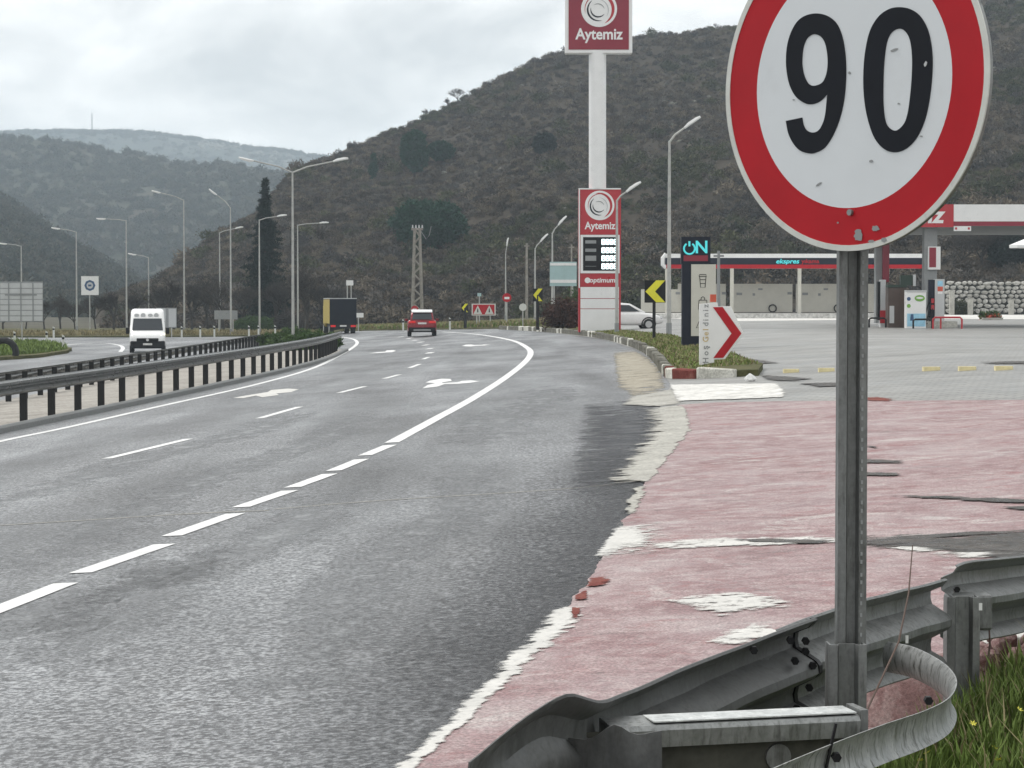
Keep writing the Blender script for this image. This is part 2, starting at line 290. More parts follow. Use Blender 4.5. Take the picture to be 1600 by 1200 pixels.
MT = dict(
    asphalt=asphalt(), apron=pinkapron(), bare=pinkapron(True), paving=paving(),
    line=roadpaint('white_road_paint', (0.74, 0.74, 0.73), 0.7), oldpaint=roadpaint('chalky_white_paint', (0.60, 0.585, 0.55), 0.95),
    cement=patchy('pale_cement', [(0.28, 0.27, 0.24), (0.39, 0.38, 0.345), (0.50, 0.485, 0.44)], 1.5), sandy=patchy('sandy_rubble', [(0.22, 0.20, 0.16), (0.34, 0.31, 0.25), (0.45, 0.42, 0.35)], 3),
    brightconc=patchy('sunbleached_concrete', [(0.50, 0.49, 0.46), (0.62, 0.61, 0.58), (0.70, 0.69, 0.66)], 0.4),
    tar=patchy('dark_tar_patch', [(0.045, 0.047, 0.052), (0.085, 0.088, 0.095), (0.15, 0.152, 0.155)], 2.0, 0.7, 0.4, 14),
    median=patchy('median_concrete', [(0.22, 0.205, 0.18), (0.33, 0.31, 0.28), (0.42, 0.40, 0.36)], 0.8),
    soil=patchy('valley_soil', [(0.045, 0.042, 0.03), (0.075, 0.07, 0.05), (0.10, 0.095, 0.065)], 0.08),
    verge=patchy('verge_grass_soil', [(0.06, 0.062, 0.03), (0.09, 0.09, 0.042), (0.15, 0.135, 0.075)], 0.7, 0.95, 0.5, 8),
    hill=patchy('scrubby_hillside', [(0.022, 0.017, 0.012), (0.034, 0.027, 0.019), (0.046, 0.037, 0.026), (0.060, 0.050, 0.038)], 0.06, 0.95, 1.0, 22),
    farhill=patchy('wooded_far_hillside', [(0.030, 0.036, 0.026), (0.05, 0.055, 0.04), (0.085, 0.07, 0.055)], 0.012, 0.95, 0.0, 9),
    cliffhill=patchy('pale_cliff_ridge', [(0.035, 0.042, 0.036), (0.05, 0.058, 0.05), (0.09, 0.09, 0.08)], 0.004, 0.95, 0.0, 7),
    galv=galv('galvanised_steel'), galvdark=galv('weathered_dark_steel', 0.21, 0.6, 0.6), galvstain=galv('streaked_galvanised_strap', 0.33, 1.0, 0.4),
    galvbright=galv('bright_zinc', 0.62, 0.25, 0.6), pole=M('pale_pole_steel', (0.42, 0.42, 0.40), 0.5, 0.3, 0.15, 2, 0.3), darkpole=M('dark_pole', (0.022, 0.022, 0.022), 0.7, 0.0, spec=0.2),
    white=M('white_gloss_panel', (0.78, 0.78, 0.77), 0.35, 0, 0.04, 2, 0.12, (0.5, 0.48, 0.45)), signwhite=M('reflective_white_sheet', (0.66, 0.69, 0.71), 0.4, 0, 0.03, 3, 0.12, (0.42, 0.43, 0.43)),
    signred=M('reflective_red_sheet', (0.42, 0.008, 0.016), 0.5, 0, 0.12, 3, 0.12, (0.30, 0.03, 0.03), spec=0.25), signblack=M('black_vinyl', (0.006, 0.008, 0.013), 0.5, 0, 0.2, 4, spec=0.2), signrim=M('worn_white_rim', (0.60, 0.61, 0.57), 0.5, 0, 0.08, 14, 0.25, (0.3, 0.3, 0.28)),
    brandred=M('fuel_brand_red', (0.42, 0.02, 0.03), 0.35, 0, 0.06, 1), branddark=M('fuel_brand_dark_red', (0.24, 0.016, 0.035), 0.4, 0, 0.06, 1),
    navy=M('navy_panel', (0.010, 0.013, 0.024), 0.5, 0, 0.1, 2, spec=0.25), beige=M('beige_panel', (0.56, 0.545, 0.48), 0.55, 0, 0.06, 1.5, 0.15, (0.3, 0.29, 0.26)),
    teal=M('lit_teal_letters', (0.08, 0.62, 0.66), 0.4, 0, 0.02, 2, emit=0.28), led=M('lit_price_digits', (0.75, 0.95, 0.95), 0.4, 0, 0.1, 2, emit=1.0),
    black=M('black_plastic', (0.008, 0.008, 0.009), 0.55, spec=0.25), rubber=M('tyre_rubber', (0.02, 0.02, 0.02), 0.85), glass=M('dark_window_glass', (0.02, 0.025, 0.03), 0.08, 0, 0.1),
    grey=M('mid_grey_panel', (0.26, 0.27, 0.27), 0.6, 0, 0.1, 2, 0.2), lightgrey=M('light_grey_panel', (0.50, 0.51, 0.51), 0.55, 0, 0.06, 2, 0.15, (0.35, 0.35, 0.34)),
    yellow=M('chevron_yellow', (0.72, 0.68, 0.03), 0.4, 0, 0.06, 4), gold=M('gold_letters', (0.55, 0.42, 0.20), 0.5), chalkyellow=M('faded_yellow_kerb_paint', (0.72, 0.63, 0.36), 0.75, 0, 0.15, 6, 0.35, (0.4, 0.37, 0.3)),
    carred=M('metallic_red_car_paint', (0.21, 0.006, 0.012), 0.22, 0.1, 0.05), carwhite=M('white_car_paint', (0.80, 0.80, 0.79), 0.2, 0, 0.03), truckyellow=M('yellow_truck_curtain', (0.44, 0.34, 0.08), 0.6, 0, 0.1, 2, 0.3),
    tarp=M('black_truck_curtain', (0.008, 0.010, 0.016), 0.7, 0, 0.2, 1, spec=0.15), chrome=M('chrome', (0.7, 0.7, 0.7), 0.15, 1, 0.03), taillight=M('tail_lamp', (0.5, 0.01, 0.01), 0.2, emit=0.3),
    headlight=M('lit_warm_headlamp', (0.95, 0.80, 0.50), 0.2, emit=4.0), plate=M('number_plate', (0.65, 0.65, 0.63), 0.5),
    bark=M('dark_bark', (0.040, 0.035, 0.030), 0.9, 0, 0.3, 6), twig=leafmat('bare_twigs', [(0.035, 0.031, 0.028), (0.060, 0.052, 0.045)]),
    scrub1=leafmat('brown_scrub', [(0.030, 0.023, 0.017), (0.075, 0.059, 0.042), (0.17, 0.14, 0.10)]), scrub2=leafmat('olive_scrub', [(0.028, 0.034, 0.016), (0.085, 0.088, 0.04)]), scrub3=leafmat('grey_scrub', [(0.030, 0.027, 0.026), (0.13, 0.117, 0.10)]),
    pine=leafmat('pine_needles', [(0.009, 0.046, 0.024), (0.014, 0.058, 0.030)]), spruce=leafmat('dark_spruce_needles', [(0.008, 0.018, 0.014), (0.012, 0.025, 0.018)]),
    fartree=leafmat('far_wood', [(0.020, 0.030, 0.022), (0.045, 0.052, 0.036), (0.075, 0.072, 0.052)]), redbush=leafmat('reddish_hedge_leaves', [(0.055, 0.028, 0.022), (0.075, 0.038, 0.028)]), greenbush=leafmat('green_hedge_leaves', [(0.045, 0.085, 0.022), (0.06, 0.10, 0.03)]),
    grass=leafmat('grass_blades', [(0.13, 0.19, 0.045), (0.18, 0.22, 0.07)]), drygrass=leafmat('dry_grass_blades', [(0.22, 0.19, 0.10), (0.26, 0.22, 0.12)]), flower=M('yellow_petals', (0.75, 0.70, 0.08), 0.6),
    stone=patchy('pale_wall_stone', [(0.20, 0.20, 0.18), (0.42, 0.41, 0.38), (0.62, 0.61, 0.58)], 0.9, 0.9, 0.3, 6), darkstone=patchy('dark_mortar', [(0.03, 0.03, 0.027), (0.06, 0.06, 0.05)], 1.0),
    kerb=patchy('weathered_kerb', [(0.07, 0.068, 0.058), (0.16, 0.155, 0.13), (0.36, 0.35, 0.31)], 2.2, 0.9, 0.4, 5), kerbred=patchy('flaking_red_kerb_paint', [(0.12, 0.03, 0.028), (0.19, 0.055, 0.045), (0.24, 0.13, 0.10)], 2.5), kerbwhite=patchy('flaking_white_kerb_paint', [(0.30, 0.29, 0.25), (0.62, 0.61, 0.55), (0.74, 0.73, 0.67)], 2.2),
    rubble=patchy('reddish_rubble', [(0.10, 0.06, 0.055), (0.20, 0.12, 0.115), (0.36, 0.29, 0.27)], 6), rust=M('rusty_wire', (0.10, 0.068, 0.055), 0.8), wood=M('weathered_pole', (0.27, 0.25, 0.22), 0.85, 0, 0.2, 3, 0.3),
    brown=M('brown_cabinet', (0.07, 0.045, 0.035), 0.4, 0, 0.2, 2), green=M('dark_green_cabinet', (0.015, 0.035, 0.022), 0.5), leaflogo=M('leaf_green_print', (0.16, 0.36, 0.06), 0.5), skyblue=M('pale_blue_print', (0.30, 0.55, 0.70), 0.5),
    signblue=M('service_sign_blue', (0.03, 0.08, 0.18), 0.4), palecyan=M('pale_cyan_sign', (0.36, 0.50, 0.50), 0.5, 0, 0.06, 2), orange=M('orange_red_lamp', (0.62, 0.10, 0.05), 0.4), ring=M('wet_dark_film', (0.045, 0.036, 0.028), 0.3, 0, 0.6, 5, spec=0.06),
)

MT['dullsteel'] = galv('dull_dark_steel', 0.11, 0.5, 0.25); MT['oliveplate'] = M('olive_stained_steel', (0.060, 0.060, 0.048), 0.75, 0.1, 0.4, 9, 0.4, (0.02, 0.02, 0.017))
MT['darkasphalt'] = patchy('fresh_dark_asphalt', [(0.028, 0.029, 0.032), (0.078, 0.08, 0.085), (0.19, 0.192, 0.197)], 14.0, 0.6, 0.5, 4)
MT['f_dark'] = fade_mat('dark_edge_asphalt', MT['darkasphalt'], 22.0, (1, 1, 1), 0.45, 0.50); MT['f_tar'] = fade_mat('streaky_tar', MT['tar'], 3.0, (0.6, 1.3, 1), 0.35, 0.75); MT['f_white'] = fade_mat('broken_white_paint', MT['oldpaint'], 8.0, (0.8, 1.1, 1), 0.16, 0.8)
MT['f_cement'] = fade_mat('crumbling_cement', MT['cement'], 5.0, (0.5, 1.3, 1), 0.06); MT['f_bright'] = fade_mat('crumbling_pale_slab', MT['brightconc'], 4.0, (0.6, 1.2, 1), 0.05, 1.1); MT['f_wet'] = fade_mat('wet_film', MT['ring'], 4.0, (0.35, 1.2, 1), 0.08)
MT['f_red'] = fade_mat('flaking_red_paint', MT['kerbred'], 9.0, (0.6, 1.2, 1), 0.06); MT['f_sand'] = fade_mat('scattered_sand', MT['sandy'], 2.5, (0.8, 0.8, 1), 0.2); MT['f_pale'] = fade_mat('pale_worn_asphalt', M('pale_dust', (0.225, 0.232, 0.238), 0.5, 0, 0.75, 26, 0.9, (0.05, 0.052, 0.055)), 3.0, (1, 0.5, 1), 0.45, 0.62)
MT['galvshine'] = galv('shiny_galvanised_rail', 0.17, 0.5, 0.95, False)
for q in MT['galvshine'].node_tree.nodes:
    if q.type == 'VALTORGB' and abs(q.color_ramp.elements[0].color[0] - 0.42) < 1e-4: q.color_ramp.elements[0].color = (0.22, 0.22, 0.22, 1); q.color_ramp.elements[1].color = (0.42, 0.42, 0.42, 1)

# ================================================================== THE GROUND
def catmull(pts, step):
    pts = [Vector((p[0], p[1])) for p in pts]
    q = [pts[0] * 2 - pts[1]] + pts + [pts[-1] * 2 - pts[-2]]; res = []
    for i in range(1, len(q) - 2):
        p0, p1, p2, p3 = q[i - 1:i + 3]; k = max(2, int((p2 - p1).length / step))
        for j in range(k):
            t = j / k
            res.append(0.5 * ((2 * p1) + (p2 - p0) * t + (2 * p0 - 5 * p1 + 4 * p2 - p3) * t * t + (3 * p1 - p0 - 3 * p2 + p3) * t ** 3))
    res.append(pts[-1]); return res
def resample(pts, step):
    out = [pts[0].copy()]; acc = 0
    for a, b in zip(pts, pts[1:]):
        L = (b - a).length
        while acc + L >= step:
            a = a + (b - a) * ((step - acc) / L); L = (b - a).length; out.append(a.copy()); acc = 0
        acc += L
    return out
def pg(lst): return [gp(*p).to_2d() for p in lst]
def sheet(name, pts, dz, mat, parent=None, zfun=None):
    bm = bmesh.new(); vs = [bm.verts.new((p[0], p[1], 0)) for p in pts]; bm.faces.new(vs)
    for X in (GLO / SL, GHI / SL):
        bmesh.ops.bisect_plane(bm, geom=bm.verts[:] + bm.edges[:] + bm.faces[:], plane_co=(X, 0, 0), plane_no=(1, 0, 0))
    bmesh.ops.triangulate(bm, faces=bm.faces[:], ngon_method='EAR_CLIP')
    for v in bm.verts: v.co.z = gz(v.co.x) + dz
    bmesh.ops.recalc_face_normals(bm, faces=bm.faces)
    if sum(f.normal.z for f in bm.faces) < 0: bmesh.ops.reverse_faces(bm, faces=bm.faces)
    me = bpy.data.meshes.new(name); bm.to_mesh(me); bm.free()
    return link(name, me, mat, parent)
def jag(pts, step, amp, seed=0.0, freq=1.0, closed=True):
    pts = [Vector(p) for p in pts]
    if closed: pts = pts + [pts[0]]
    r = resample(pts, step); out = []
    if closed: r = r[:-1] if (r[0] - r[-1]).length < step * 0.5 else r
    for p in r:
        nx = noise.noise((p.x * freq, p.y * freq, seed)) + 0.6 * noise.noise((p.x * freq * 3.1, p.y * freq * 3.1, seed + 5)) + 0.4 * noise.noise((p.x * freq * 9, p.y * freq * 9, seed + 9))
        ny = noise.noise((p.x * freq, p.y * freq, seed + 20)) + 0.6 * noise.noise((p.x * freq * 3.1, p.y * freq * 3.1, seed + 25))
        out.append(p + Vector((nx, ny)) * amp)
    return out
def ribbon(name, pts, width, dz, mat, parent=None):
    vs = []; fs = []
    for i, p in enumerate(pts):
        t = (pts[min(i + 1, len(pts) - 1)] - pts[max(i - 1, 0)]).normalized(); nn = Vector((t.y, -t.x))
        for s in (-0.5, 0.5):
            q = p + nn * width * s; vs.append((q.x, q.y, gz(q.x) + dz))
    for i in range(len(pts) - 1): fs.append((2 * i, 2 * i + 1, 2 * i + 3, 2 * i + 2))
    me = bpy.data.meshes.new(name); me.from_pydata(vs, [], fs); return link(name, me, mat, parent)

def fade_attr(me, vals):
    a = me.attributes.new('fade', 'FLOAT', 'POINT'); a.data.foreach_set('value', np.asarray(vals, np.float32))
def blob(name, pts, dz, mat, parent=None, grow=1.35, core=0.55):
    pts = resample([Vector(p) for p in pts] + [Vector(pts[0])], 0.08); c = sum(pts, Vector((0, 0))) / len(pts); n_ = len(pts)
    vs = []; fd = []
    for f, v in ((grow, 0.0), (1.0, 0.5), (core, 0.85)):
        for p in pts: q = c + (p - c) * f; vs.append((q.x, q.y, gz(q.x) + dz)); fd.append(v)
    vs.append((c.x, c.y, gz(c.x) + dz)); fd.append(1.0); fs = []
    for r in range(2):
        for i in range(n_): j = (i + 1) % n_; fs.append((r * n_ + i, r * n_ + j, (r + 1) * n_ + j, (r + 1) * n_ + i))
    for i in range(n_): fs.append((2 * n_ + i, 2 * n_ + (i + 1) % n_, 3 * n_))
    me = bpy.data.meshes.new(name); me.from_pydata(vs, [], fs); fade_attr(me, fd); return link(name, me, mat, parent)
def fade_strip(name, line, wl, wr, dz, mat, parent=None, ends=0.15, peak=1.0):
    vs = []; fd = []; fs = []; n_ = len(line); cols = [(-1.0, 0.0), (-0.5, 0.55), (-0.1, 1.0), (0.1, 1.0), (0.5, 0.55), (1.0, 0.0)]
    for i, p in enumerate(line):
        t = (line[min(i + 1, n_ - 1)] - line[max(i - 1, 0)]).normalized(); nn = Vector((t.y, -t.x)); u = i / (n_ - 1)
        e = min(1.0, u / ends, (1 - u) / ends) if ends > 0 else 1.0; a, b = (wl(u), wr(u)) if callable(wl) else (wl, wr)
        for c, v in cols: q = p + nn * (a * c if c < 0 else b * c); vs.append((q.x, q.y, gz(q.x) + dz)); fd.append(v * e * peak)
    k = len(cols)
    for i in range(n_ - 1):
        for j in range(k - 1): fs.append((i * k + j, i * k + j + 1, (i + 1) * k + j + 1, (i + 1) * k + j))
    me = bpy.data.meshes.new(name); me.from_pydata(vs, [], fs); fade_attr(me, fd); return link(name, me, mat, parent)
structure(sheet('ground', [(-5000, -60), (5000, -60), (5000, 6500), (-5000, 6500)], -0.10, MT['soil']))
road = structure(sheet('road', [(-75, -8), (14, -8), (14, 238), (-75, 238)], 0.0, MT['asphalt']))

# --- painted lines (each dash its own sheet, child of the road)
EDGE = catmull(pg([(612, 692), (680, 655), (740, 622), (790, 590), (820, 566), (829, 552), (823, 543), (803, 533), (770, 526), (735, 521.5), (690, 518.5)]), 0.5)
ribbon('edge_line', EDGE, 0.22, 0.006, MT['line'], road)
NEAR = catmull([gp(-160, 1012).to_2d()] + pg([(0, 945), (120, 900), (257, 849), (368, 802), (453, 766), (515, 740), (612, 692)]), 0.1)
def seg(poly, a, b):
    ia = min(range(len(poly)), key=lambda i: (poly[i] - a).length); ib = min(range(len(poly)), key=lambda i: (poly[i] - b).length)
    return [poly[i] for i in range(min(ia, ib), max(ia, ib) + 1)]
pairs = [((-150, 1010), (103, 912)), ((125, 896), (257, 851)), ((268, 838), (368, 803)), ((376, 793), (453, 767)), ((457, 762), (515, 741)), ((521, 736), (565, 718)), ((570, 712), (609, 696))]
for a, b in pairs:
    A, B = gp(*a).to_2d(), gp(*b).to_2d()
    s = [A + (B - A) * k / 6 for k in range(7)]
    ribbon('lane_dash', s, 0.20, 0.006, MT['line'], road)
for a, b in [((167, 717), (295, 686)), ((405, 654), (468, 636)), ((530, 614), (570, 604)), ((600, 592), (624, 585.5)), ((640, 575), (656, 569)), ((661, 561.5), (670, 558)),
             ((668.5, 552.5), (674.5, 550.5)), ((668.5, 545.5), (675, 544)), ((662, 540), (668, 538.5)), ((653.5, 535.5), (661, 534)), ((646, 532.3), (651, 531.2)), ((636, 529.5), (644, 527.8)), ((622, 527), (630, 525.8))]:
    A, B = gp(*a).to_2d(), gp(*b).to_2d()
    ribbon('lane_dash', [A + (B - A) * k / 6 for k in range(7)], 0.17 if a[1] > 560 else 0.30, 0.006, MT['line'], road)
LEDGE = catmull([gp(-140, 724).to_2d()] + pg([(0, 690), (110, 667), (250, 635), (400, 601), (490, 575), (535, 553), (554, 541), (558, 535), (553, 530.5), (540, 527.5), (520, 525.5)]), 0.5)
ribbon('edge_line', LEDGE, 0.2, 0.006, MT['line'], road)
ribbon('edge_line', catmull(pg([(20, 548), (70, 542.5), (130, 537), (165, 536.5), (186, 539.5), (192, 544), (188, 550)]), 0.5), 0.25, 0.006, MT['line'], road)
ARROWS = [[(660, 607), (668, 602), (680, 599), (665, 598), (672, 595), (690, 592), (704, 592.5), (706, 595.5), (692, 597.5), (690, 599), (715, 597.5), (722, 595.5), (735, 594.5), (750, 596), (735, 598.5), (715, 600), (695, 600.5), (683, 604.5)],
          [(722, 540.5), (728, 538.6), (736, 538.4), (742, 539.4), (752, 539.2), (756, 538.4), (766, 538.8), (757, 540), (744, 540.6), (736, 541.6), (728, 541.4)],
          [(576, 552.2), (590, 550.4), (602, 549.6), (604, 547.6), (614, 547), (619, 548.4), (612, 550.6), (603, 551), (590, 552)],
          [(364, 622), (392, 617), (418, 613), (424, 609.5), (450, 607.5), (467, 608.5), (455, 613), (432, 615), (436, 617.5), (410, 621), (400, 618.5), (380, 622.5)]]
for a in ARROWS:
    sheet('lane_arrow', pg(a), 0.006, MT['line' if a is not ARROWS[3] else 'oldpaint'], road)
# a seam across the carriageway and the dark tar repair by the apron
ribbon('road_seam', catmull(pg([(-60, 825), (120, 814), (300, 803), (420, 798)]), 0.1), 0.05, 0.004, MT['cement'], road)
ribbon('road_seam', catmull(pg([(428, 796), (560, 785), (700, 776), (860, 766), (960, 757)]), 0.1), 0.045, 0.004, MT['cement'], road)
blob('tar_patch', pg([(925, 640), (1000, 632), (1035, 635), (1042, 655), (1035, 690), (1020, 720), (1000, 742), (950, 752), (915, 745), (915, 690)]), 0.004, MT['f_tar'], road, 1.35, 0.5)
for a_, b_, w_, pk in (((-120, 1120), (560, 760), 0.55, 1.0), ((-100, 930), (600, 640), 0.5, 0.9), ((-60, 800), (500, 640), 0.6, 1.0), ((300, 1180), (780, 720), 0.45, 0.8), ((-40, 1010), (300, 860), 0.5, 0.9), ((720, 700), (880, 600), 0.7, 0.9)):
    A_, B_ = gp(*a_).to_2d(), gp(*b_).to_2d(); fade_strip('worn_streak', [A_ + (B_ - A_) * k / 40 + Vector((0.15 * math.sin(k * 0.3), 0)) for k in range(41)], w_, w_, 0.003, MT['f_pale'], road, 0.25, pk)

# --- forecourt, apron and what lies on them
forecourt = structure(sheet('forecourt', pg([(1030, 640), (1048, 602), (1020, 560), (990, 545), (940, 530), (870, 521)]) + [Vector((8.5, 212)), Vector((90, 212)), Vector((90, 8)), Vector((9, 12))], 0.010, MT['paving']))
APL = pg([(560, 1290), (600, 1245), (650, 1196), (700, 1148), (745, 1105), (790, 1060), (830, 1022), (865, 985), (900, 935), (930, 893), (955, 852), (980, 810), (1000, 770), (1020, 735), (1048, 700), (1068, 675), (1067, 650), (1060, 634)])
APLJ = [p + Vector((0.02 * noise.noise((p.y * 6, 1, 0)) + 0.045 * noise.noise((p.y * 1.7, 2, 0)) * (0.5 + p.y / 30), 0)) for p in resample(catmull(APL, 0.05), 0.04)]
apron = structure(sheet('apron', APLJ + pg([(1120, 630), (1240, 628), (1400, 627.5), (1700, 626)]) + [Vector((14, 22)), Vector((14, 2.5)), Vector((0.2, 2.5))], 0.016, MT['apron']))
def edge_strip(i0, i1, wfun, seed):
    idx = [i for i, p in enumerate(APLJ) if i0 <= p.y <= i1]; L = []; Rr = []
    for i in idx:
        p = APLJ[i]; u = (p.y - i0) / (i1 - i0); wl, wr = wfun(u)
        nl = 0.6 + 0.55 * noise.noise((p.y * 5, seed, 0)) + 0.35 * noise.noise((p.y * 17, seed, 3)); nr = 0.6 + 0.6 * noise.noise((p.y * 4, seed, 7)) + 0.4 * noise.noise((p.y * 15, seed, 9))
        t = math.sin(math.pi * min(1, max(0, u))) ** 0.5
        L.append(p - Vector((max(0.004, wl * nl * t), 0))); Rr.append(p + Vector((max(0.004, wr * nr * t), 0)))
    return L + Rr[::-1]
ya = lambda py: min(APL, key=lambda p: abs(p.y - gp(800, py).y)).y
Yof = lambda px, py: gp(px, py).y
def apl(py0, py1, x0, x1):
    y0, y1 = Yof(x0, py0), Yof(x1, py1); return [p for p in APLJ if y0 <= p.y <= y1]
DKL = [p - Vector((0.04, 0)) for p in resample(catmull(APL, 0.1), 0.35) if p.y < Yof(1045, 700)]
fade_strip('dark_edge', DKL, lambda u: 0.75 + 0.75 * u, lambda u: 0.25, 0.0035, MT['f_dark'], road, 0.22, 1.1)
fade_strip('worn_edge', apl(1250, 945, 600, 895), lambda u: 0.07 + 0.07 * u, lambda u: 0.05 + 0.14 * u ** 2, 0.022, MT['f_white'], apron, 0.08, 1.1)
fade_strip('worn_edge', apl(885, 815, 945, 978), lambda u: 0.08, lambda u: 0.45, 0.022, MT['f_white'], apron, 0.4, 1.3)
fade_strip('worn_edge', apl(812, 757, 980, 1008), lambda u: 0.09, lambda u: 0.09, 0.022, MT['f_cement'], apron, 0.2, 1.0)
fade_strip('worn_edge', apl(760, 633, 1008, 1062), lambda u: 0.45 + 0.3 * u, lambda u: 0.10, 0.022, MT['f_cement'], apron, 0.06, 1.3)
blob('concrete_slab', pg([(975, 634), (985, 622), (1045, 611), (1062, 612), (1062, 632), (1030, 636)]), 0.020, MT['f_cement'], apron, 1.15, 0.8)
blob('concrete_slab', pg([(1048, 603), (1130, 602), (1210, 601), (1222, 612), (1224, 622), (1160, 625), (1060, 628)]), 0.026, MT['f_bright'], apron, 1.08, 0.88)
for p_ in ([(1055, 945), (1110, 932), (1170, 933), (1212, 942), (1225, 952), (1170, 958), (1130, 965), (1090, 955)], [(990, 854), (1080, 847), (1170, 845), (1310, 844), (1320, 852), (1200, 856), (1100, 859), (1030, 864)], [(1100, 1003), (1180, 982), (1240, 990), (1190, 1004), (1140, 1013)],
           [(1470, 868), (1545, 860), (1600, 860), (1660, 864), (1600, 874), (1500, 876)], [(1380, 860), (1430, 856), (1500, 862), (1440, 868)]):
    blob('bare_patch', pg(p_), 0.024, MT['f_white'], apron)
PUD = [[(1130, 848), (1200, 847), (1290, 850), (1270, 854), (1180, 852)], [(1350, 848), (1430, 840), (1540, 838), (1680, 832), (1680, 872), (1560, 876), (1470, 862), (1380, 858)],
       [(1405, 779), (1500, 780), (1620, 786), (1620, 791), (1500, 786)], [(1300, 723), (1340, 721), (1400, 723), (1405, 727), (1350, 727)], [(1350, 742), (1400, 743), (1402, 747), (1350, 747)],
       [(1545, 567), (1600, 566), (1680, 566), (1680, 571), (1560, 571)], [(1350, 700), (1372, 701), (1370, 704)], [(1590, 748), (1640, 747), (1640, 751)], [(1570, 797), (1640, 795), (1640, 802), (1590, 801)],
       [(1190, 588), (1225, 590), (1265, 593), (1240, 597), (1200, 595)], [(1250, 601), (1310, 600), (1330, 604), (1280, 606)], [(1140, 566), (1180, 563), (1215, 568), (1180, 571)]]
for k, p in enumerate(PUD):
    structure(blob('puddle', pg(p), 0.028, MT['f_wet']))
blob('red_stain', pg([(1350, 623), (1372, 622.5), (1398, 626), (1385, 629), (1352, 628)]), 0.024, MT['f_red'], apron)
for k, p in enumerate([[(922, 908), (948, 906), (953, 914), (935, 921), (918, 922)], [(898, 938), (915, 928), (918, 940), (900, 944)], [(894, 955), (906, 955), (904, 970), (894, 972)]]):
    blob('red_stain', pg(p), 0.026, MT['f_red'], apron)
structure(sheet('bright_concrete', pg([(1118, 502.5), (1250, 501), (1345, 500), (1345, 497)]) + [Vector((30, 212)), Vector((9.4, 212)), ], 0.016, MT['brightconc']))
structure(sheet('concrete_yard', pg([(1345, 500), (1480, 499), (1700, 499)]) + [Vector((70, 211)), Vector((30.2, 211))], 0.018, MT['brightconc']))
blob('sandy_edge', pg([(960, 552), (990, 549), (1015, 562), (1030, 580), (1036, 606), (990, 616), (968, 600)]), 0.006, MT['f_sand'], road, 1.2, 0.75)
# flush yellow kerb blocks across the forecourt
blk = MB().box((0, 0, 0), (0.34, 0.16, 0.09)).mesh('kerb_block')
for px, py in ((1236, 583), (1291, 581.5), (1455, 580), (1511, 579.6), (1568, 579), (1624, 578)):
    p = gp(px, py); o = link('kerb_block', blk, MT['chalkyellow'], forecourt, p + Vector((0, 0, 0.045)), R(random.uniform(-2, 2)))

# --- raised beds: profile sheet with a top at dz and skirt
def raised(name, pts, top, mat, parent=None, bumpy=0.0):
    o = sheet(name, pts, top, mat, parent); me = o.data
    bm = bmesh.new(); bm.from_mesh(me)
    be = [e for e in bm.edges if e.is_boundary]; ex = bmesh.ops.extrude_edge_only(bm, edges=be)
    for v in ex['geom']:
        if isinstance(v, bmesh.types.BMVert): v.co.z = gz(v.co.x) - 0.05
    bm.to_mesh(me); bm.free(); return o
KL = pg([(1150, 590), (1100, 592), (1055, 592), (1040, 583), (1028, 566), (1008, 550), (975, 537), (930, 527), (880, 521), (830, 517), (780, 514.5)])
KR = pg([(800, 509), (870, 511), (930, 515), (985, 521), (1050, 529), (1110, 545), (1150, 562), (1192, 578), (1185, 588)])
KLs = catmull(KL, 0.3)
inset = []
for i, p in enumerate(KLs):
    t = (KLs[min(i + 1, len(KLs) - 1)] - KLs[max(i - 1, 0)]).normalized(); inset.append(p + Vector((t.y, -t.x)) * 0.14)
island = structure(raised('grass_island', inset + KR, 0.15, MT['verge']))
ks = resample(KLs, 0.92)
kerbm = {k: MB().box((0, 0, 0), (0.88, 0.22, 0.42)).mesh('kerb_stone') for k in ('kerb', 'kerbred', 'kerbwhite')}
for k, v in kerbm.items():
    bm = bmesh.new(); bm.from_mesh(v); bmesh.ops.bevel(bm, geom=bm.edges[:], offset=0.03, segments=1, affect='EDGES')
    for q in bm.verts: q.co += Vector((noise.noise(q.co * 9), noise.noise(q.co * 9 + Vector((3, 3, 3))), noise.noise(q.co * 7))) * 0.018
    bm.to_mesh(v); bm.free(); v.materials.append(MT[k])
for i in range(len(ks) - 1):
    a, b = ks[i], ks[i + 1]; c = (a + b) / 2; ang = math.atan2(b.y - a.y, b.x - a.x)
    key = ['kerb', 'kerbwhite', 'kerbwhite', 'kerbred', 'kerb', 'kerbwhite'][i % 6] if i < 4 else random.choice(['kerb', 'kerb', 'kerb', 'kerb', 'kerb', 'kerbwhite'])
    if i < 2: key = ('kerbwhite', 'kerbred')[i]
    o = link('kerb_stone', kerbm[key], None, island, Vector((c.x, c.y, gz(c.x) + 0.03 + random.uniform(-0.02, 0.03))))
    o.rotation_euler = (R(random.uniform(-4, 4)), R(random.uniform(-2, 2)), ang + R(random.uniform(-3, 3)))
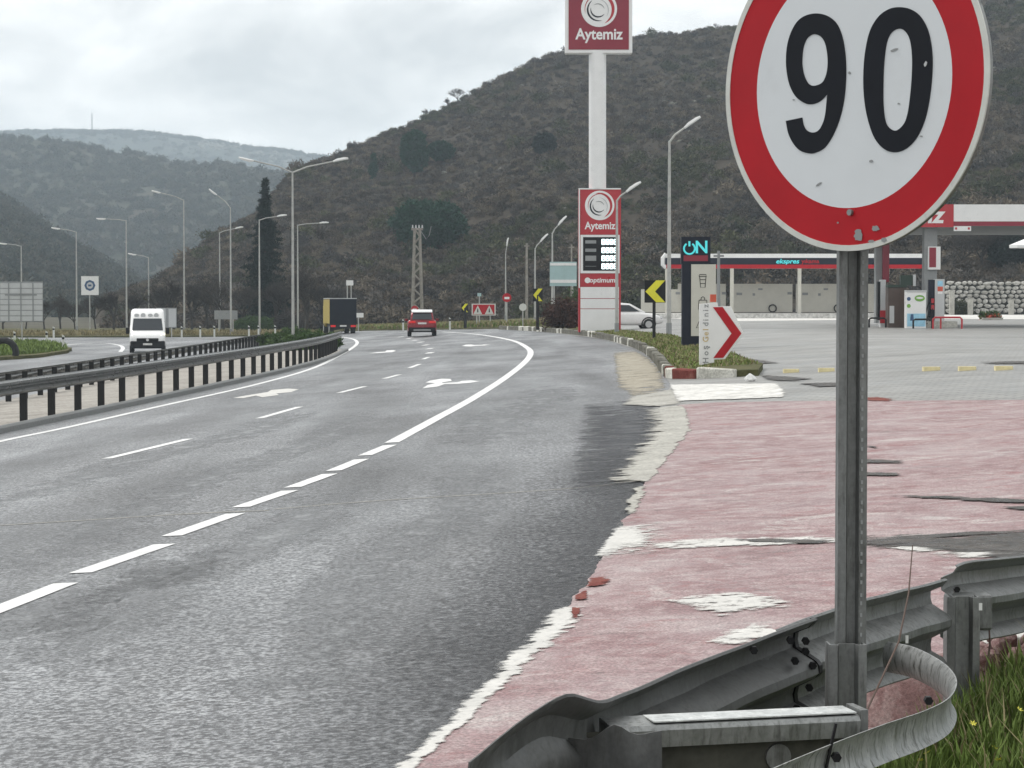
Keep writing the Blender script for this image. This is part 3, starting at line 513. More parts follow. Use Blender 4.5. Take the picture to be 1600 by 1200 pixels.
# far verge, left verge, left island, median
verge1 = structure(raised('grass_verge', jag(pg([(548, 517.5), (600, 516.5), (700, 515), (800, 513.5), (870, 512)]) + [Vector((6.5, 222)), Vector((6.0, 236)), Vector((-30, 236))], 1.0, 0.15, 60.0, 0.3), 0.12, MT['verge']))
verge2 = structure(raised('grass_verge', jag(pg([(-150, 527.5), (100, 527.5), (250, 527), (420, 525.5), (500, 524.5)]) + [Vector((-16, 236)), Vector((-74, 236)), Vector((-74, 195))], 1.0, 0.15, 63.0, 0.3), 0.12, MT['verge']))
verge3 = structure(raised('grass_island_left', jag(pg([(-120, 566), (-40, 566), (60, 559), (105, 552), (112, 548), (90, 541), (40, 538), (-60, 536), (-120, 537)]), 0.6, 0.12, 66.0, 0.5), 0.16, MT['verge']))
NRAIL = catmull([Vector((-11.6, 12)), Vector((-10.9, 28))] + pg([(0, 673), (157, 641), (318, 607), (430, 582), (500, 563), (532, 549)]), 0.5)
FRAIL = catmull([Vector((-14.6, 12)), Vector((-14.1, 30)), Vector((-13.6, 58)), Vector((-13.7, 80)), Vector((-14.2, 110)), Vector((-15.0, 134))], 0.5)
med_r = []
for i, p in enumerate(NRAIL):
    t = (NRAIL[min(i + 1, len(NRAIL) - 1)] - NRAIL[max(i - 1, 0)]).normalized(); med_r.append(p + Vector((t.y, -t.x)) * 0.32)
med_l = []
for i, p in enumerate(FRAIL):
    t = (FRAIL[min(i + 1, len(FRAIL) - 1)] - FRAIL[max(i - 1, 0)]).normalized(); med_l.append(p - Vector((t.y, -t.x)) * 0.4)
median = structure(raised('median', med_r[::3] + [med_r[-1]] + [med_l[-1] + Vector((0, 2))] + med_l[::-3], 0.06, MT['median']))

# ================================================================== HILLS
def interp(tab, x): return float(np.interp(x, [t[0] for t in tab], [t[1] for t in tab]))
def fbm(x, y, s, o=5):
    a = 0; amp = 1; f = 1.0 / s
    for k in range(o): a += amp * noise.noise((x * f, y * f, 3.7 * k)); amp *= 0.5; f *= 2.03
    return a
HILLS = {}
def hill(name, ridge, base, pxs, ts, amp, nscale, mat, back=0.35):
    # ridge: px -> (line in the photo, distance); base: px -> (z, distance)
    rows = []
    for px in pxs:
        yr = interp([(a, c) for a, b, c in ridge], px); pr = interp([(a, b) for a, b, c in ridge], px)
        yb = interp([(a, c) for a, b, c in base], px); zb = interp([(a, b) for a, b, c in base], px)
        zr = P(px, pr, yr).z; col = []
        for t in ts:
            if t <= 1: Y = yb + (yr - yb) * t; q = t * (0.82 + 0.18 * t); z = zb + (zr - zb) * q
            else: Y = yr + (yr - yb) * (t - 1) * 1.6; z = zr - (zr - zb) * (t - 1) * back * (t - 1) * 2
            X = (px - 800) / FPX * Y; e = min(1, t * 6)
            k = fbm(X, Y, nscale) * amp * e * (0.6 if abs(t - 1) < 0.08 else 1.0)
            gul = abs(noise.noise((X / (nscale * 0.8), Y / (nscale * 2.5), 9))) * amp * 1.2 * e * max(0, 1 - abs(t - 0.5) * 2)
            col.append(Vector((X, Y, z + k - gul)))
        rows.append(col)
    nT = len(ts); vs = [v for c in rows for v in c]
    fs = [(i * nT + j, (i + 1) * nT + j, (i + 1) * nT + j + 1, i * nT + j + 1) for i in range(len(rows) - 1) for j in range(nT - 1)]
    me = bpy.data.meshes.new(name); me.from_pydata(vs, [], fs); me.shade_smooth()
    o = structure(link(name, me, mat)); HILLS[name] = (rows, list(pxs), list(ts)); return o
def hill_point(name, px, t):
    rows, pxs, ts = HILLS[name]; u = float(np.interp(px, pxs, range(len(pxs)))); i = min(int(u), len(pxs) - 2); a = u - i
    v = float(np.interp(t, ts, range(len(ts)))); j = min(int(v), len(ts) - 2); b = v - j
    return (rows[i][j] * (1 - a) + rows[i + 1][j] * a) * (1 - b) + (rows[i][j + 1] * (1 - a) + rows[i + 1][j + 1] * a) * b
def hill_pixel(name, px, py):                   # the spot on the slope seen at a pixel
    best = None
    for k in range(0, 101):
        q = hill_point(name, px, k / 100); v = 600 - FPX * math.tan(math.atan2(q.z - CAMZ, q.y) + PITCH)
        if best is None or abs(v - py) < best[0]: best = (abs(v - py), q)
    return best[1]
T1 = list(np.linspace(0, 1, 61)) + [1.08, 1.2, 1.4, 1.8]
hill('hill', [(150, 470, 330), (240, 440, 350), (290, 408, 370), (345, 372, 390), (400, 340, 410), (440, 290, 430), (455, 270, 440), (500, 250, 460), (560, 226, 480), (620, 206, 500), (700, 170, 515), (760, 136, 525), (830, 101, 535), (880, 86, 540), (990, 62, 545), (1070, 48, 550), (1140, 38, 555), (1300, 10, 555), (1450, -15, 550), (1560, -35, 545), (1700, -60, 540), (1900, -120, 540), (2300, -200, 540)],
     [(150, -1.3, 250), (300, -1.3, 245), (500, -1.2, 242), (700, -0.6, 238), (850, 0.0, 225), (950, 0.5, 215), (1100, 0.6, 213), (1460, 0.6, 213), (1475, 2.9, 211.5), (1700, 3.2, 211.5), (2300, 3.2, 211.5)],
     list(np.arange(150, 1760, 9)) + list(np.arange(1780, 2300, 40)), T1, 2.6, 45, MT['hill'])
T2 = list(np.linspace(0, 1, 31)) + [1.1, 1.3, 1.7]
hill('hill_near_valley', [(-500, 170, 900), (-200, 250, 900), (0, 306, 880), (60, 345, 860), (120, 384, 840), (200, 432, 800), (270, 475, 760), (330, 486, 740)], [(-500, -2, 420), (0, -2, 420), (330, -2, 420)], np.arange(-500, 331, 16), T2, 6, 80, MT['farhill'])
hill('hill_mid_valley', [(-700, 235, 1500), (-200, 224, 1500), (0, 218, 1500), (100, 226, 1480), (200, 240, 1450), (300, 252, 1420), (400, 262, 1400), (480, 268, 1380), (700, 300, 1350), (900, 330, 1350)], [(-700, -4, 900), (900, -4, 880)], np.arange(-700, 901, 20), T2, 11, 150, MT['farhill'])
hill('hill_far_ridge', [(-900, 205, 3000), (-200, 212, 3000), (0, 216, 3000), (90, 214, 3000), (150, 216, 3000), (230, 214, 3000), (300, 221, 3000), (350, 228, 3000), (390, 236, 3000), (440, 240, 3000), (480, 246, 3000), (600, 252, 3000), (1200, 260, 3000)], [(-900, -4, 2000), (1200, -4, 2000)], np.arange(-900, 1201, 20), T2, 11, 240, MT['cliffhill'])

# ------------------------------------------------------------------ leaf clumps
def cloud(centers, n, spread, size, rng, aspect=0.35, up=0.0):
    """n thin leaf triangles around every centre (x,y,z,r)"""
    c = np.asarray(centers, float); c = np.repeat(c, n, 0); m = len(c)
    d = rng.normal(size=(m, 3)); d /= np.linalg.norm(d, axis=1, keepdims=True)
    r = c[:, 3:4] * spread * rng.random((m, 1)) ** 0.45; p = c[:, :3] + d * r * np.array([1, 1, 0.8])
    a = rng.normal(size=(m, 3)) * np.array([1, 1, 1 - 0.3 * up]) + np.array([0, 0, up]); a /= np.linalg.norm(a, axis=1, keepdims=True)
    b = np.cross(a, rng.normal(size=(m, 3))); b /= np.linalg.norm(b, axis=1, keepdims=True)
    s = size * (0.6 + 0.8 * rng.random((m, 1)))
    v = np.stack([p - b * s * aspect, p + b * s * aspect, p + a * s * 1.3], 1).reshape(-1, 3)
    return v
def tri_mesh(name, v):
    me = bpy.data.meshes.new(name); n = len(v) // 3
    me.vertices.add(len(v)); me.vertices.foreach_set('co', v.astype(np.float32).ravel())
    me.loops.add(len(v)); me.loops.foreach_set('vertex_index', np.arange(len(v), dtype=np.int32))
    me.polygons.add(n); me.polygons.foreach_set('loop_start', np.arange(0, len(v), 3, dtype=np.int32))
    me.update(calc_edges=True); me.validate(); return me
def scrub_mesh(name, n, seed, flat=0.6, size=0.16):
    g = np.random.default_rng(seed); cs = []
    for k in range(9): a = g.random() * 6.28; r = g.random() * 0.55; cs.append((r * math.cos(a), r * math.sin(a), 0.18 + g.random() * flat * 0.5, 0.30 + 0.25 * g.random()))
    return tri_mesh(name, cloud(cs, n // 9, 1.0, size, g, 0.28, 0.5))
def scatter(name, pts, scales, protos, label, cat, idx=None):
    me = bpy.data.meshes.new(name); me.from_pydata([tuple(p) for p in pts], [], [])
    a = me.attributes.new('sc', 'FLOAT', 'POINT'); a.data.foreach_set('value', np.asarray(scales, np.float32))
    b = me.attributes.new('rot', 'FLOAT', 'POINT'); b.data.foreach_set('value', (RNG.random(len(pts)) * 6.28).astype(np.float32))
    c = me.attributes.new('pick', 'INT', 'POINT'); c.data.foreach_set('value', np.asarray(idx if idx is not None else RNG.integers(0, len(protos), len(pts)), np.int32))
    o = link(name, me)
    col = bpy.data.collections.new(name + '_kinds')
    for k, (pm, mt) in enumerate(protos):
        q = bpy.data.objects.new('%s_%d' % (name, k), pm); pm.materials.clear(); pm.materials.append(mt); col.objects.link(q)
    ng = bpy.data.node_groups.new(name, 'GeometryNodeTree')
    ng.interface.new_socket('Geometry', in_out='INPUT', socket_type='NodeSocketGeometry'); ng.interface.new_socket('Geometry', in_out='OUTPUT', socket_type='NodeSocketGeometry')
    N = ng.nodes; L = ng.links
    gi = N.new('NodeGroupInput'); go = N.new('NodeGroupOutput'); ip = N.new('GeometryNodeInstanceOnPoints'); ci = N.new('GeometryNodeCollectionInfo')
    ci.inputs['Collection'].default_value = col; ci.inputs['Separate Children'].default_value = True; ci.inputs['Reset Children'].default_value = True
    def attr(nm, ty):
        q = N.new('GeometryNodeInputNamedAttribute'); q.data_type = ty; q.inputs['Name'].default_value = nm; return q.outputs[0]
    cx = N.new('ShaderNodeCombineXYZ'); L.new(attr('rot', 'FLOAT'), cx.inputs[2])
    L.new(gi.outputs[0], ip.inputs['Points']); L.new(ci.outputs[0], ip.inputs['Instance']); ip.inputs['Pick Instance'].default_value = True
    L.new(attr('pick', 'INT'), ip.inputs['Instance Index']); L.new(cx.outputs[0], ip.inputs['Rotation']); L.new(attr('sc', 'FLOAT'), ip.inputs['Scale'])
    L.new(ip.outputs[0], go.inputs[0])
    md = o.modifiers.new('scatter', 'NODES'); md.node_group = ng
    return stuff(o, label, cat)

pts = []; sc = []; ix = []
for k in range(24000):
    px = random.uniform(170, 1700); t = random.random() ** 0.9 * 1.03
    q = hill_point('hill', px, t); d = fbm(q.x, q.y, 30, 3)
    if d < -0.9 and random.random() < 0.6: continue
    s = (0.55 + 1.1 * random.random() ** 2) * (1.0 + 0.5 * max(0, d)) * (1.25 if t < 0.25 else 1.0)
    green = noise.noise((q.x / 40, q.y / 40, 5)) + (0.35 if px > 1480 else 0) + (0.15 if t < 0.2 else 0)
    kind = 3 + random.randrange(2) if green > 0.32 and random.random() < 0.6 else (5 if random.random() < 0.3 else random.randrange(3))
    pts.append(q - Vector((0, 0, 0.1))); sc.append(s); ix.append(kind)
SCR = [(scrub_mesh('scrub_a', 220, 1), MT['scrub1']), (scrub_mesh('scrub_b', 260, 2, 0.8), MT['scrub1']), (scrub_mesh('scrub_c', 200, 3, 0.4), MT['scrub1']), (scrub_mesh('scrub_d', 260, 4, 0.8), MT['scrub2']), (scrub_mesh('scrub_e', 300, 5, 0.9), MT['scrub2']), (scrub_mesh('scrub_f', 220, 6), MT['scrub3'])]
for k in range(420):
    q = hill_point('hill', random.uniform(180, 1680), random.random() ** 1.1)
    if noise.noise((q.x / 35, q.y / 35, 12)) < -0.05: continue
    pts.append(q - Vector((0, 0, 0.3))); sc.append(random.uniform(1.6, 3.4)); ix.append(random.choice((1, 3, 4, 4, 5)))
scatter('hill_scrub', pts, sc, SCR, 'brown and olive leafless scrub covering the steep hillside', 'scrub', ix)
pts = []; sc = []
for k in range(6500):
    hn, lo, hi = ('hill_near_valley', -100, 320) if k % 2 else ('hill_mid_valley', -120, 560)
    px = random.uniform(lo, hi); q = hill_point(hn, px, random.random() ** 0.8)
    if fbm(q.x, q.y, 150 if k % 2 == 0 else 60, 3) < -0.45: continue
    pts.append(q - Vector((0, 0, 0.6))); sc.append(random.uniform(1.6, 4.2) * (1.0 if k % 2 else 1.35))
scatter('far_wood', pts, sc, [(scrub_mesh('wood_a', 180, 11, 1.2, 0.22), MT['fartree']), (scrub_mesh('wood_b', 180, 12, 0.9, 0.22), MT['fartree'])], 'hazy woodland dotting the bluish valley hillsides', 'woodland')
pts = []; sc = []
for k in range(1500):
    px = random.uniform(-60, 540); q = hill_point('hill_far_ridge', px, random.uniform(0.55, 1.0) if k % 3 else 1.0); pts.append(q - Vector((0, 0, 1.5))); sc.append(random.uniform(3, 8))
scatter('ridge_wood', pts, sc, [(scrub_mesh('ridge_a', 180, 13, 0.9, 0.22), MT['fartree']), (scrub_mesh('ridge_b', 180, 14, 0.7, 0.22), MT['fartree'])], 'pale hazy trees along the most distant ridge', 'woodland')
pts = []; sc = []
for (cx, cy, wdt, hgt, cnt) in ((330, 226, 40, 8, 40), (350, 229, 30, 6, 25), (430, 246, 40, 10, 45), (445, 252, 20, 12, 25)):
    for k in range(cnt): pts.append(hill_pixel('hill_far_ridge', random.gauss(cx, wdt / 2), random.gauss(cy, hgt / 2))); sc.append(random.uniform(4, 9))
CLIFF = (pts, sc)
# pale rocks on the hill
def rock_mesh(name, seed, j=0.35):
    bm = bmesh.new(); bmesh.ops.create_icosphere(bm, subdivisions=2, radius=0.5)
    for v in bm.verts: v.co = v.co * (1 + j * noise.noise(v.co * 2.2 + Vector((seed, 0, 0)))) ; v.co.z *= 0.75
    for v in bm.verts: v.co += v.co.normalized() * 0.12 * noise.noise(v.co * 6 + Vector((0, seed, 0)))
    me = bpy.data.meshes.new(name); bm.to_mesh(me); bm.free(); return me
RK = [rock_mesh('rock_%d' % k, k * 3.3) for k in range(4)]
pts = []; sc = []
for (cx, cy, wdt, hgt, cnt) in ((1055, 155, 60, 40, 14), (1075, 220, 40, 30, 6), (730, 265, 60, 40, 9), (860, 150, 50, 40, 8), (820, 240, 60, 50, 5), (300, 425, 45, 30, 30), (1130, 120, 80, 60, 16), (900, 300, 90, 60, 14), (790, 430, 60, 40, 20), (1560, 120, 60, 60, 12)):
    for k in range(cnt): pts.append(hill_pixel('hill', random.gauss(cx, wdt / 2), random.gauss(cy, hgt / 2))); sc.append(random.uniform(0.4, 1.2))
scatter('rock_outcrop', pts, sc, [(m.copy(), MT['kerb']) for m in RK], 'pale rocks breaking through the hillside scrub', 'rocks')

scatter('pale_cliffs', CLIFF[0], CLIFF[1], [(m.copy(), MT['kerb']) for m in RK], 'pale cliff faces on the most distant ridge', 'cliffs')
# ------------------------------------------------------------------ haze
hz = MB().bbox(-5600, 5600, -100, 6600, -8, 290).build('haze', None)
m = bpy.data.materials.new('valley_haze'); m.use_nodes = True; nt = m.node_tree; nt.nodes.clear()
om = nt.nodes.new('ShaderNodeOutputMaterial'); pv = nt.nodes.new('ShaderNodeVolumePrincipled')
pv.inputs['Color'].default_value = (0.76, 0.89, 1.0, 1); pv.inputs['Density'].default_value = 0.00026; pv.inputs['Density Attribute'].default_value = ''; pv.inputs['Anisotropy'].default_value = 0.2
nt.links.new(pv.outputs[0], om.inputs['Volume']); hz.data.materials.append(m)
stuff(hz, 'thin bluish haze filling the whole valley', 'haze')

# ================================================================== FOREGROUND: speed sign and bent guardrail
TH = R(47.5); SC = P(1329, 131, 6.4); SRAD = 0.475
UU = Vector((math.cos(TH), -math.sin(TH), 0)); NN = Vector((-math.sin(TH), -math.cos(TH), 0)); VV = Vector((0, 0, 1))
def on_sign(px, py):
    d = raydir(px, py); o = Vector((0, 0, CAMZ)); t = (SC - o).dot(NN) / d.dot(NN); q = o + d * t - SC
    return q.dot(UU), q.dot(VV)
sign = thing('speed_limit_sign', Vector((SC.x, SC.y, gz(SC.x) + 0.1)), 'large round red-rimmed speed limit sign reading 90 on a grey steel post', 'road sign')
sl = SC - sign.location
def disc_pts(r, n=96): return [(r * math.cos(2 * math.pi * k / n), r * math.sin(2 * math.pi * k / n)) for k in range(n)]
def face(name, loops, depth, mat, parent, thick=0.0015):
    polys = [[Vector((u, v, 0)) for u, v in lp] for lp in loops]; tri = tessellate_polygon(polys); flat = [p for lp in polys for p in lp]
    n = len(flat); mb = MB(); base = parent_off
    front = [base + UU * p.x + VV * p.y + NN * depth for p in flat]; rear = [q - NN * thick for q in front]
    fs = [tuple(t) for t in tri] + [tuple(i + n for i in t[::-1]) for t in tri]; o = 0
    for lp in loops:
        k = len(lp); fs += [(o + i, o + (i + 1) % k, o + (i + 1) % k + n, o + i + n) for i in range(k)]; o += k
    mb.add(front + rear, fs); return mb.build(name, mat, parent)
parent_off = sl
rw = SRAD
plate = face('sign_plate', [disc_pts(rw)], -0.004, MT['galv'], sign, 0.012)
face('white_rim', [disc_pts(rw), disc_pts(rw * 0.965)], 0.002, MT['signrim'], plate, 0.006)
face('red_ring', [disc_pts(rw * 0.965), disc_pts(rw * 0.742)], 0.0, MT['signred'], plate, 0.003)
face('white_field', [disc_pts(rw * 0.742)], 0.0, MT['signwhite'], plate, 0.003)
cc = lambda lst: [on_sign(1100 + x / 2.858, y / 2.858) for x, y in lst]
def smooth_loop(pts, sharp=(), k=5):
    n = len(pts); out = []
    for i in range(n):
        p0, p1, p2, p3 = [Vector(pts[j % n]) for j in (i - 1, i, i + 1, i + 2)]
        if i in sharp: p0 = p1 * 2 - p2
        if (i + 1) % n in sharp: p3 = p2 * 2 - p1
        for j in range(k):
            t = j / k
            q = 0.5 * ((2 * p1) + (p2 - p0) * t + (2 * p0 - 5 * p1 + 4 * p2 - p3) * t * t + (3 * p1 - p0 - 3 * p2 + p3) * t ** 3); out.append((q.x, q.y))
    return out
nine = cc([(367, 540), (440, 525), (447, 560), (462, 583), (487, 592), (512, 583), (530, 555), (543, 510), (552, 420), (535, 440), (510, 458), (480, 466), (450, 460), (415, 435), (390, 395), (375, 345), (368, 280), (372, 210), (388, 150), (415, 100), (450, 72), (500, 60), (550, 70), (590, 100), (615, 150), (630, 220), (636, 300), (634, 380), (625, 460), (605, 540), (575, 610), (540, 660), (500, 682), (470, 685), (430, 672), (400, 640), (378, 595)])
nh = cc([(440, 270), (445, 215), (460, 175), (480, 157), (500, 153), (525, 165), (543, 195), (553, 250), (553, 300), (545, 340), (528, 370), (495, 383), (470, 375), (452, 345), (443, 310)])
zero = cc([(870, 32), (920, 40), (965, 70), (1000, 130), (1018, 210), (1022, 300), (1012, 420), (990, 530), (955, 610), (910, 660), (860, 680), (810, 668), (765, 620), (735, 540), (718, 450), (713, 350), (720, 240), (742, 140), (780, 75), (825, 42)])
zh = cc([(873, 128), (900, 140), (920, 175), (930, 240), (930, 330), (922, 430), (910, 510), (893, 555), (860, 583), (830, 572), (812, 540), (803, 470), (802, 380), (806, 280), (818, 190), (840, 145)])
face('numeral', [smooth_loop(nine, (0, 1, 8)), smooth_loop(nh)], 0.0022, MT['signblack'], plate)
face('numeral', [smooth_loop(zero), smooth_loop(zh)], 0.0022, MT['signblack'], plate)
def scuff(cx, cy, rx, ry, seed, mat, ang=0.0):
    pts = []
    for k in range(22):
        a = 2 * math.pi * k / 22; r = 1 + 0.45 * noise.noise((math.cos(a) * 2, math.sin(a) * 2, seed)); x = 0.7 * rx * r * math.cos(a); y = 0.7 * ry * r * math.sin(a)
        pts.append(on_sign(cx + x * math.cos(ang) - y * math.sin(ang), cy + x * math.sin(ang) + y * math.cos(ang)))
    face('scuff', [pts], 0.0030 + seed * 1e-5, mat, plate, 0.001)
GR = MT['grey']
for a in ((1342, 367, 9, 13, 1), (1369, 357, 8, 6, 2), (1382, 375, 6, 5, 3), (1362, 377, 7, 3, 4)): scuff(*a, GR)
for a in ((1398, 78, 9, 2.5, 5, MT['grey'], -0.4), (1328, 114, 3, 3, 6), (1362, 252, 4, 3, 7), (1280, 288, 8, 2, 8, MT['grey'], -0.6), (1405, 162, 2.5, 2, 9), (1447, 100, 3, 6, 10, MT['lightgrey'], 0.3), (1241, 156, 2.5, 1.5, 11), (1310, 348, 2, 2, 12), (1440, 213, 3, 1.5, 13)): scuff(*(a if len(a) > 5 else (*a, GR)))
mb = MB(); q = on_sign(1330, 332); c = sl + UU * q[0] + VV * q[1] + NN * 0.004; mb.tube([c - NN * 0.02, c + NN * 0.006], 0.009, 10); mb.build('rivet', MT['galv'], sign)
# post: a channel with holes down one flange
post_x, post_y = P(1331, 600, 6.52).x, 6.52
pw = 0.042
lx, ly = post_x - sign.location.x, post_y - sign.location.y
prof = [(-pw, 0.03), (-pw, -0.025), (-pw * 0.45, -0.030), (-pw * 0.28, 0.0), (pw * 0.30, 0.0), (pw * 0.45, -0.030), (pw, -0.025), (pw, 0.03), (pw * 0.92, 0.03), (pw * 0.90, -0.018), (pw * 0.5, -0.022), (pw * 0.35, 0.006), (-pw * 0.33, 0.006), (-pw * 0.5, -0.022), (-pw * 0.92, -0.018), (-pw * 0.92, 0.03)]
mb = MB(); mb.loft([[Vector((lx + a, ly + b, z)) for a, b in prof] for z in (-0.1, 1.2, 3.05)]); spost = mb.build('post', MT['galvdark'], sign, auto=30)
zc = 0.1; k = 0; hm = None
hole = MB().box((0, 0, 0), (0.006, 0.002, 0.011)).mesh('slot')
while 0.55 + k * 0.030 < 2.0:
    link('slot', hole, MT['grey'], spost, Vector((lx + pw * 0.62, ly - 0.031, 0.55 + k * 0.030 + 0.004 * math.sin(k * 9.1)))); k += 1
    if k > 60: break
for zz in (2.1,): MB().box((lx, ly - 0.02, zz), (0.12, 0.03, 0.035)).build('clamp', MT['galv'], sign)

# guardrail made of three lapped beams, its posts, and loose bent steel in front
WB = [(0.022, 0.156), (0.016, 0.150), (0.034, 0.128), (0.080, 0.108), (0.083, 0.085), (0.078, 0.062), (0.012, 0.026), (0.0, 0.012), (0.0, -0.012), (0.012, -0.026), (0.078, -0.062), (0.083, -0.085), (0.080, -0.108), (0.034, -0.128), (0.016, -0.150), (0.022, -0.156)]
def beam(name, tops, mat, parent, off, thick=0.004, mod=None, wob=0.0, step=0.06, drop=0.156):
    # tops: pixel of the upper edge and its distance; the face towards the camera is the back of the beam
    pts = [P(*t) for t in tops]; fine = []
    for i in range(len(pts) - 1):
        k = max(1, int((pts[i + 1] - pts[i]).length / step))
        p0, p1, p2, p3 = pts[max(i - 1, 0)], pts[i], pts[i + 1], pts[min(i + 2, len(pts) - 1)]
        for j in range(k):
            t = j / k; fine.append(0.5 * ((2 * p1) + (p2 - p0) * t + (2 * p0 - 5 * p1 + 4 * p2 - p3) * t * t + (3 * p1 - p0 - 3 * p2 + p3) * t ** 3))
    fine.append(pts[-1]); rings = []
    for i, p in enumerate(fine):
        t = (fine[min(i + 1, len(fine) - 1)] - fine[max(i - 1, 0)]); t.z = 0; t.normalize(); nn = Vector((-t.y, t.x, 0))
        if nn.y < 0: nn = -nn
        u = i / (len(fine) - 1); ring = []
        fr = []
        for d, v in WB:
            dd, vv = d, v
            if mod: dd, vv = mod(u, d, v)
            dd += wob * noise.noise((u * 7, v * 9, off * 100)); fr.append((dd, vv))
        prof = fr + [(d + thick, v) for d, v in fr[::-1]]
        rings.append([p + nn * (d + off) + Vector((0, 0, v - drop)) - parent.location for d, v in prof])
    mb = MB(); mb.loft(rings); return mb.build(name, mat, parent, auto=35)
gloc = Vector((1.0, 6.8, 0.05))
rail = thing('guardrail', gloc, 'dented grey steel guardrail with lapped beams beside the pink apron', 'guardrail')
iy = lambda x: 1 / (0.1764 - 0.0612 * (x - 960) / 640)
beam('rail_beam', [(1506, 884, iy(1500) + .05), (1530, 876, iy(1530) + .1), (1600, 869, iy(1600) + .2), (1680, 861, iy(1680) + .35), (1760, 854, iy(1760) + .6)], MT['galvdark'], rail, 0.0, wob=0.012)
b2 = beam('rail_beam', [(1228, 985, iy(1228)), (1290, 963, iy(1290)), (1347, 943, iy(1347)), (1430, 921, iy(1430)), (1494, 905, iy(1494))], MT['galvdark'], rail, 0.012, wob=0.010)
def crumple(u, d, v):
    k = max(0.0, (0.42 - u) / 0.42)                 # towards the free end on the left
    dd = d * (1 - 0.75 * k) + 0.05 * k * math.sin(v * 14 + u * 9); vv = v * (1 + 0.25 * k)
    return dd, vv
b1 = beam('rail_beam', [(770, 1222, 4.85), (800, 1186, 4.95), (835, 1140, 5.08), (868, 1106, 5.22), (890, 1097, 5.30), (915, 1102, 5.4), (948, 1100, 5.55), (1000, 1079, iy(1000)), (1100, 1036, iy(1100)), (1200, 996, iy(1200)), (1282, 966, iy(1282))], MT['dullsteel'], rail, 0.0, mod=crumple, wob=0.014, step=0.04)
beam('lap_edge', [(1279, 967.2, iy(1279)), (1284, 965.5, iy(1284))], MT['black'], rail, -0.004, thick=0.012, step=0.02)
bolt = MB().tube([(0, 0.006, 0), (0, -0.016, 0)], 0.012, 6).mesh('bolt')
def on_beam(px, dv, extra=0.0):
    y = iy(px); top = np.interp(px, [948, 1000, 1100, 1200, 1290, 1347, 1430, 1500], [1100, 1079, 1036, 996, 963, 943, 921, 905]); p = P(px, float(top), y); return p + Vector((0, 0, -0.156 + dv)) - gloc
for px, dv, e in ((1236, 0.12, 0.02), (1260, 0.10, 0.02), (1244, 0.05, 0.03), (1262, 0.062, 0.05), (1268, -0.055, 0.05), (1248, -0.10, 0.04), (1270, 0.02, 0.0), (1178, 0.135, 0.01), (1496, 0.12, 0.02)):
    link('bolt', bolt, MT['black'], rail, on_beam(px, dv) + Vector((0, e, 0)))
for px, dv in ((1417, 0.0), ):
    mbx = MB().box((0, 0, 0), (0.010, 0.004, 0.026)).build('reflector', MT['white'], rail, on_beam(px, -0.005) + Vector((0, -0.006, 0)))
# posts: C channels
def cpost(name, px, ptop, Y, wd, zbot, parent):
    c = P(px, ptop, Y); h = wd / 2
    pr = [(-h, 0.05), (-h, -0.02), (-h * 0.55, -0.028), (-h * 0.4, 0.0), (h * 0.4, 0.0), (h * 0.55, -0.028), (h, -0.02), (h, 0.05), (h * 0.9, 0.05), (h * 0.88, -0.010), (h * 0.58, -0.016), (h * 0.42, 0.010), (-h * 0.42, 0.010), (-h * 0.58, -0.016), (-h * 0.88, -0.010), (-h * 0.9, 0.05)]
    mb = MB(); o = c - parent.location
    mb.loft([[Vector((o.x + a * s, o.y + b * s, z)) for a, b in pr] for z, s in ((zbot - parent.location.z, 1.0), (o.z - 0.3, 1.0), (o.z - 0.012, 1.0), (o.z, 0.97))])
    return mb.build(name, MT['galvdark'], parent, auto=30)
cpost('post', 1323, 1006, 6.42, 0.110, 0.0, rail)
p2 = cpost('post', 1504, 932, 8.02, 0.118, 0.25, rail)
MB().box(P(1515, 948, 8.12) - gloc + Vector((0, 0.03, -0.02)), (0.16, 0.10, 0.13)).build('spacer_block', MT['galvdark'], rail, bevel=0.01)
link('reflector', MB().box((0, 0, 0), (0.012, 0.004, 0.026)).mesh('reflector'), MT['white'], rail, P(1532, 948, 8.0) - gloc)
# curved strap
def band(name, tops, hgt, mat, loc, label, cat, thick=0.004, belly=0.02):
    pts = [P(*t) for t in tops]; o = tag(link(name, None, loc=loc), label, cat) if False else None
    fine = []
    for i in range(len(pts) - 1):
        p0, p1, p2_, p3 = pts[max(i - 1, 0)], pts[i], pts[i + 1], pts[min(i + 2, len(pts) - 1)]
        for j in range(12):
            t = j / 12; fine.append(0.5 * ((2 * p1) + (p2_ - p0) * t + (2 * p0 - 5 * p1 + 4 * p2_ - p3) * t * t + (3 * p1 - p0 - 3 * p2_ + p3) * t ** 3))
    fine.append(pts[-1]); rings = []
    nn = None
    for i, p in enumerate(fine):
        t = (fine[min(i + 1, len(fine) - 1)] - fine[max(i - 1, 0)]); t.z = 0; t.normalize(); nn = Vector((t.y, -t.x, 0))
        belly = 0.012; pr = [(-0.5 * belly, 0), (belly * 0.55, -0.18), (belly, -0.5), (belly * 0.55, -0.82), (-0.5 * belly, -1.0)]
        rings.append([p + nn * d + Vector((0, 0, v * hgt)) - loc for d, v in pr] + [p + nn * (d - thick) + Vector((0, 0, v * hgt)) - loc for d, v in pr[::-1]])
    mb = MB(); mb.loft(rings); o = mb.build(name, mat, None, loc, auto=40); return tag(o, label, cat)
sloc = Vector((1.2, 6.2, 0.15))
